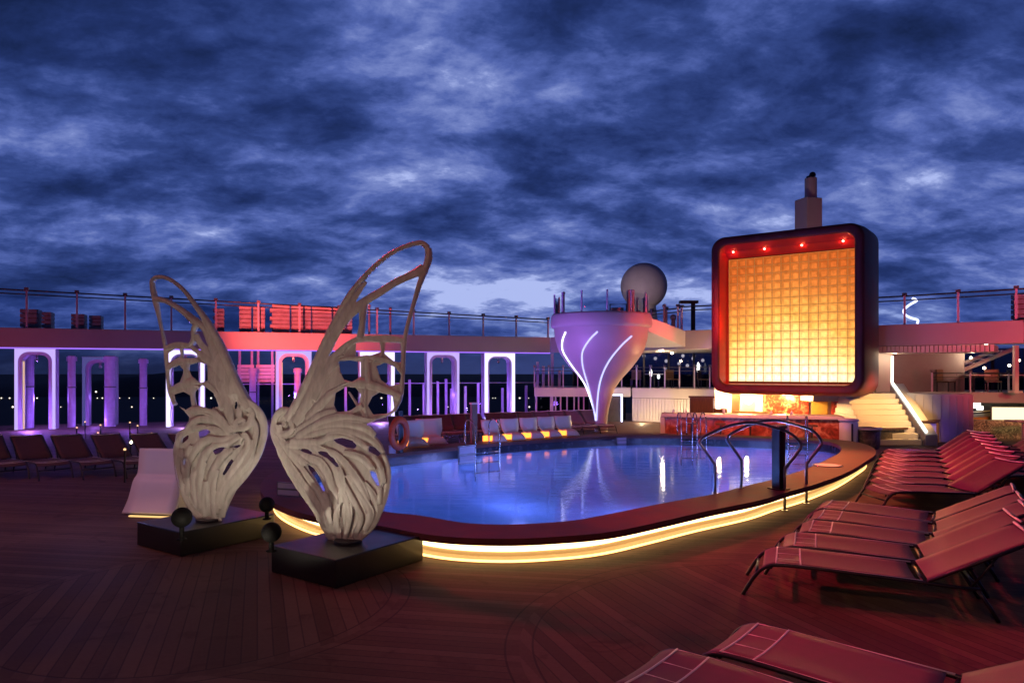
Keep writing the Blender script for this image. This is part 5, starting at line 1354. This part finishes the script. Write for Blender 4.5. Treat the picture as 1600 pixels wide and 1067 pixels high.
# ------------------------------------------------------------------ sky
w = bpy.data.worlds.new('World'); S.world = w; w.use_nodes = True
nt = w.node_tree; nt.nodes.clear()
out = N(nt, 'ShaderNodeOutputWorld'); bg = N(nt, 'ShaderNodeBackground'); nt.links.new(bg.outputs[0], out.inputs[0])
tc = N(nt, 'ShaderNodeTexCoord'); sp = N(nt, 'ShaderNodeSeparateXYZ'); nt.links.new(tc.outputs['Generated'], sp.inputs[0])
x, y, z = sp.outputs
zc = math_n(nt, 'MAXIMUM', z, 0.0)
den = math_n(nt, 'ADD', zc, .30)
px_, py_ = math_n(nt, 'DIVIDE', x, den), math_n(nt, 'DIVIDE', y, den)
cmb = N(nt, 'ShaderNodeCombineXYZ'); nt.links.new(px_, cmb.inputs[0]); nt.links.new(py_, cmb.inputs[1])
mpn = N(nt, 'ShaderNodeMapping'); mpn.inputs['Rotation'].default_value = (0, 0, math.radians(-24)); mpn.inputs['Scale'].default_value = (.85, 1.15, 1); mpn.inputs['Location'].default_value = (38.344, 9.037, 0)
nt.links.new(cmb.outputs[0], mpn.inputs[0])
def noise(scale, det, dist, off=(0, 0, 0), rough=.55):
    m2 = N(nt, 'ShaderNodeMapping'); m2.inputs['Location'].default_value = off; nt.links.new(mpn.outputs[0], m2.inputs[0])
    n_ = N(nt, 'ShaderNodeTexNoise'); n_.inputs['Scale'].default_value = scale; n_.inputs['Detail'].default_value = det; n_.inputs['Distortion'].default_value = dist; n_.inputs['Roughness'].default_value = rough
    nt.links.new(m2.outputs[0], n_.inputs['Vector']); return n_.outputs['Fac']
c1 = noise(2.5, 11, .18, (1.3, .2, 0), .60); c2 = noise(9.0, 8, .3, (5, 2, 0), .64); c3 = noise(.75, 3, .2, (9, 4, 0))
cl = math_n(nt, 'ADD', math_n(nt, 'MULTIPLY', c1, .62), math_n(nt, 'ADD', math_n(nt, 'MULTIPLY', c2, .22), math_n(nt, 'MULTIPLY', c3, .36)))
az = math_n(nt, 'ARCTAN2', x, y)
def gauss(v, c, s):
    d = math_n(nt, 'DIVIDE', math_n(nt, 'SUBTRACT', v, c), s); return math_n(nt, 'EXPONENT', math_n(nt, 'MULTIPLY', math_n(nt, 'MULTIPLY', d, d), -1.0))
glowf = gauss(az, .20, .38)               # where the sun went down
low = gauss(z, .115, .055)
thick = N(nt, 'ShaderNodeMapRange'); nt.links.new(cl, thick.inputs['Value'])      # 0 = open sky, 1 = thick cloud
thick.inputs['From Min'].default_value = .482; thick.inputs['From Max'].default_value = .740; thick.clamp = False
br = math_n(nt, 'SUBTRACT', .985, thick.outputs[0])
br = math_n(nt, 'ADD', br, math_n(nt, 'MULTIPLY', math_n(nt, 'MULTIPLY', glowf, low), .17))
br = math_n(nt, 'ADD', br, math_n(nt, 'MULTIPLY', glowf, .03))
br = math_n(nt, 'SUBTRACT', br, math_n(nt, 'MULTIPLY', gauss(az, -.66, .30), .13))
br = math_n(nt, 'SUBTRACT', br, math_n(nt, 'MULTIPLY', smooth(nt, z, .30, .46), .17))
br = math_n(nt, 'ADD', br, math_n(nt, 'MULTIPLY', math_n(nt, 'MULTIPLY', gauss(z, .17, .09), gauss(az, .25, .60)), .14))
r = N(nt, 'ShaderNodeValToRGB'); e = r.color_ramp.elements
e[0].position = 0; e[0].color = (.0085, .0185, .075, 1); e[1].position = 1; e[1].color = (.42, .50, .88, 1)
for p_, c_ in ((.25, (.0160, .0330, .140)), (.48, (.035, .065, .245)), (.68, (.085, .132, .42)), (.86, (.19, .25, .58))):
    k = e.new(p_); k.color = (*c_, 1)
nt.links.new(math_n(nt, 'MULTIPLY', br, .95), r.inputs[0]); skyc = r.outputs[0]
hz = math_n(nt, 'SUBTRACT', 1.0, smooth(nt, z, .0, .065))
hzc = mixc(nt, glowf, (.008, .012, .042), (.045, .065, .22))
skyc = mixc(nt, math_n(nt, 'MULTIPLY', hz, .9), skyc, hzc)
skyc = mixc(nt, math_n(nt, 'MAXIMUM', smooth(nt, z, .47, .57), smooth(nt, math_n(nt, 'MULTIPLY', y, -1.0), -.25, .25)), skyc, (.008, .012, .05))       # zenith and east are already night
nt.links.new(skyc, bg.inputs[0]); bg.inputs[1].default_value = 1.0

# ------------------------------------------------------------------ camera
cam = bpy.data.cameras.new('camera'); co_ = bpy.data.objects.new('camera', cam); COL.objects.link(co_)
cam.sensor_width = 36; cam.lens = F / 1600 * 36; cam.shift_y = (HZ - 533.5) / 1600
cam.clip_end = 20000; cam.clip_start = .05
co_.location = (0, 0, EYE); co_.rotation_euler = (math.radians(90), 0, 0)
S.camera = co_
S.view_settings.view_transform = 'Standard'; S.view_settings.look = 'None'; S.view_settings.exposure = 0; S.view_settings.gamma = 1
S.cycles.use_denoising = True
S.cycles.max_bounces = 6; S.cycles.transparent_max_bounces = 12; S.cycles.sample_clamp_indirect = 4; S.cycles.caustics_reflective = False; S.cycles.caustics_refractive = False
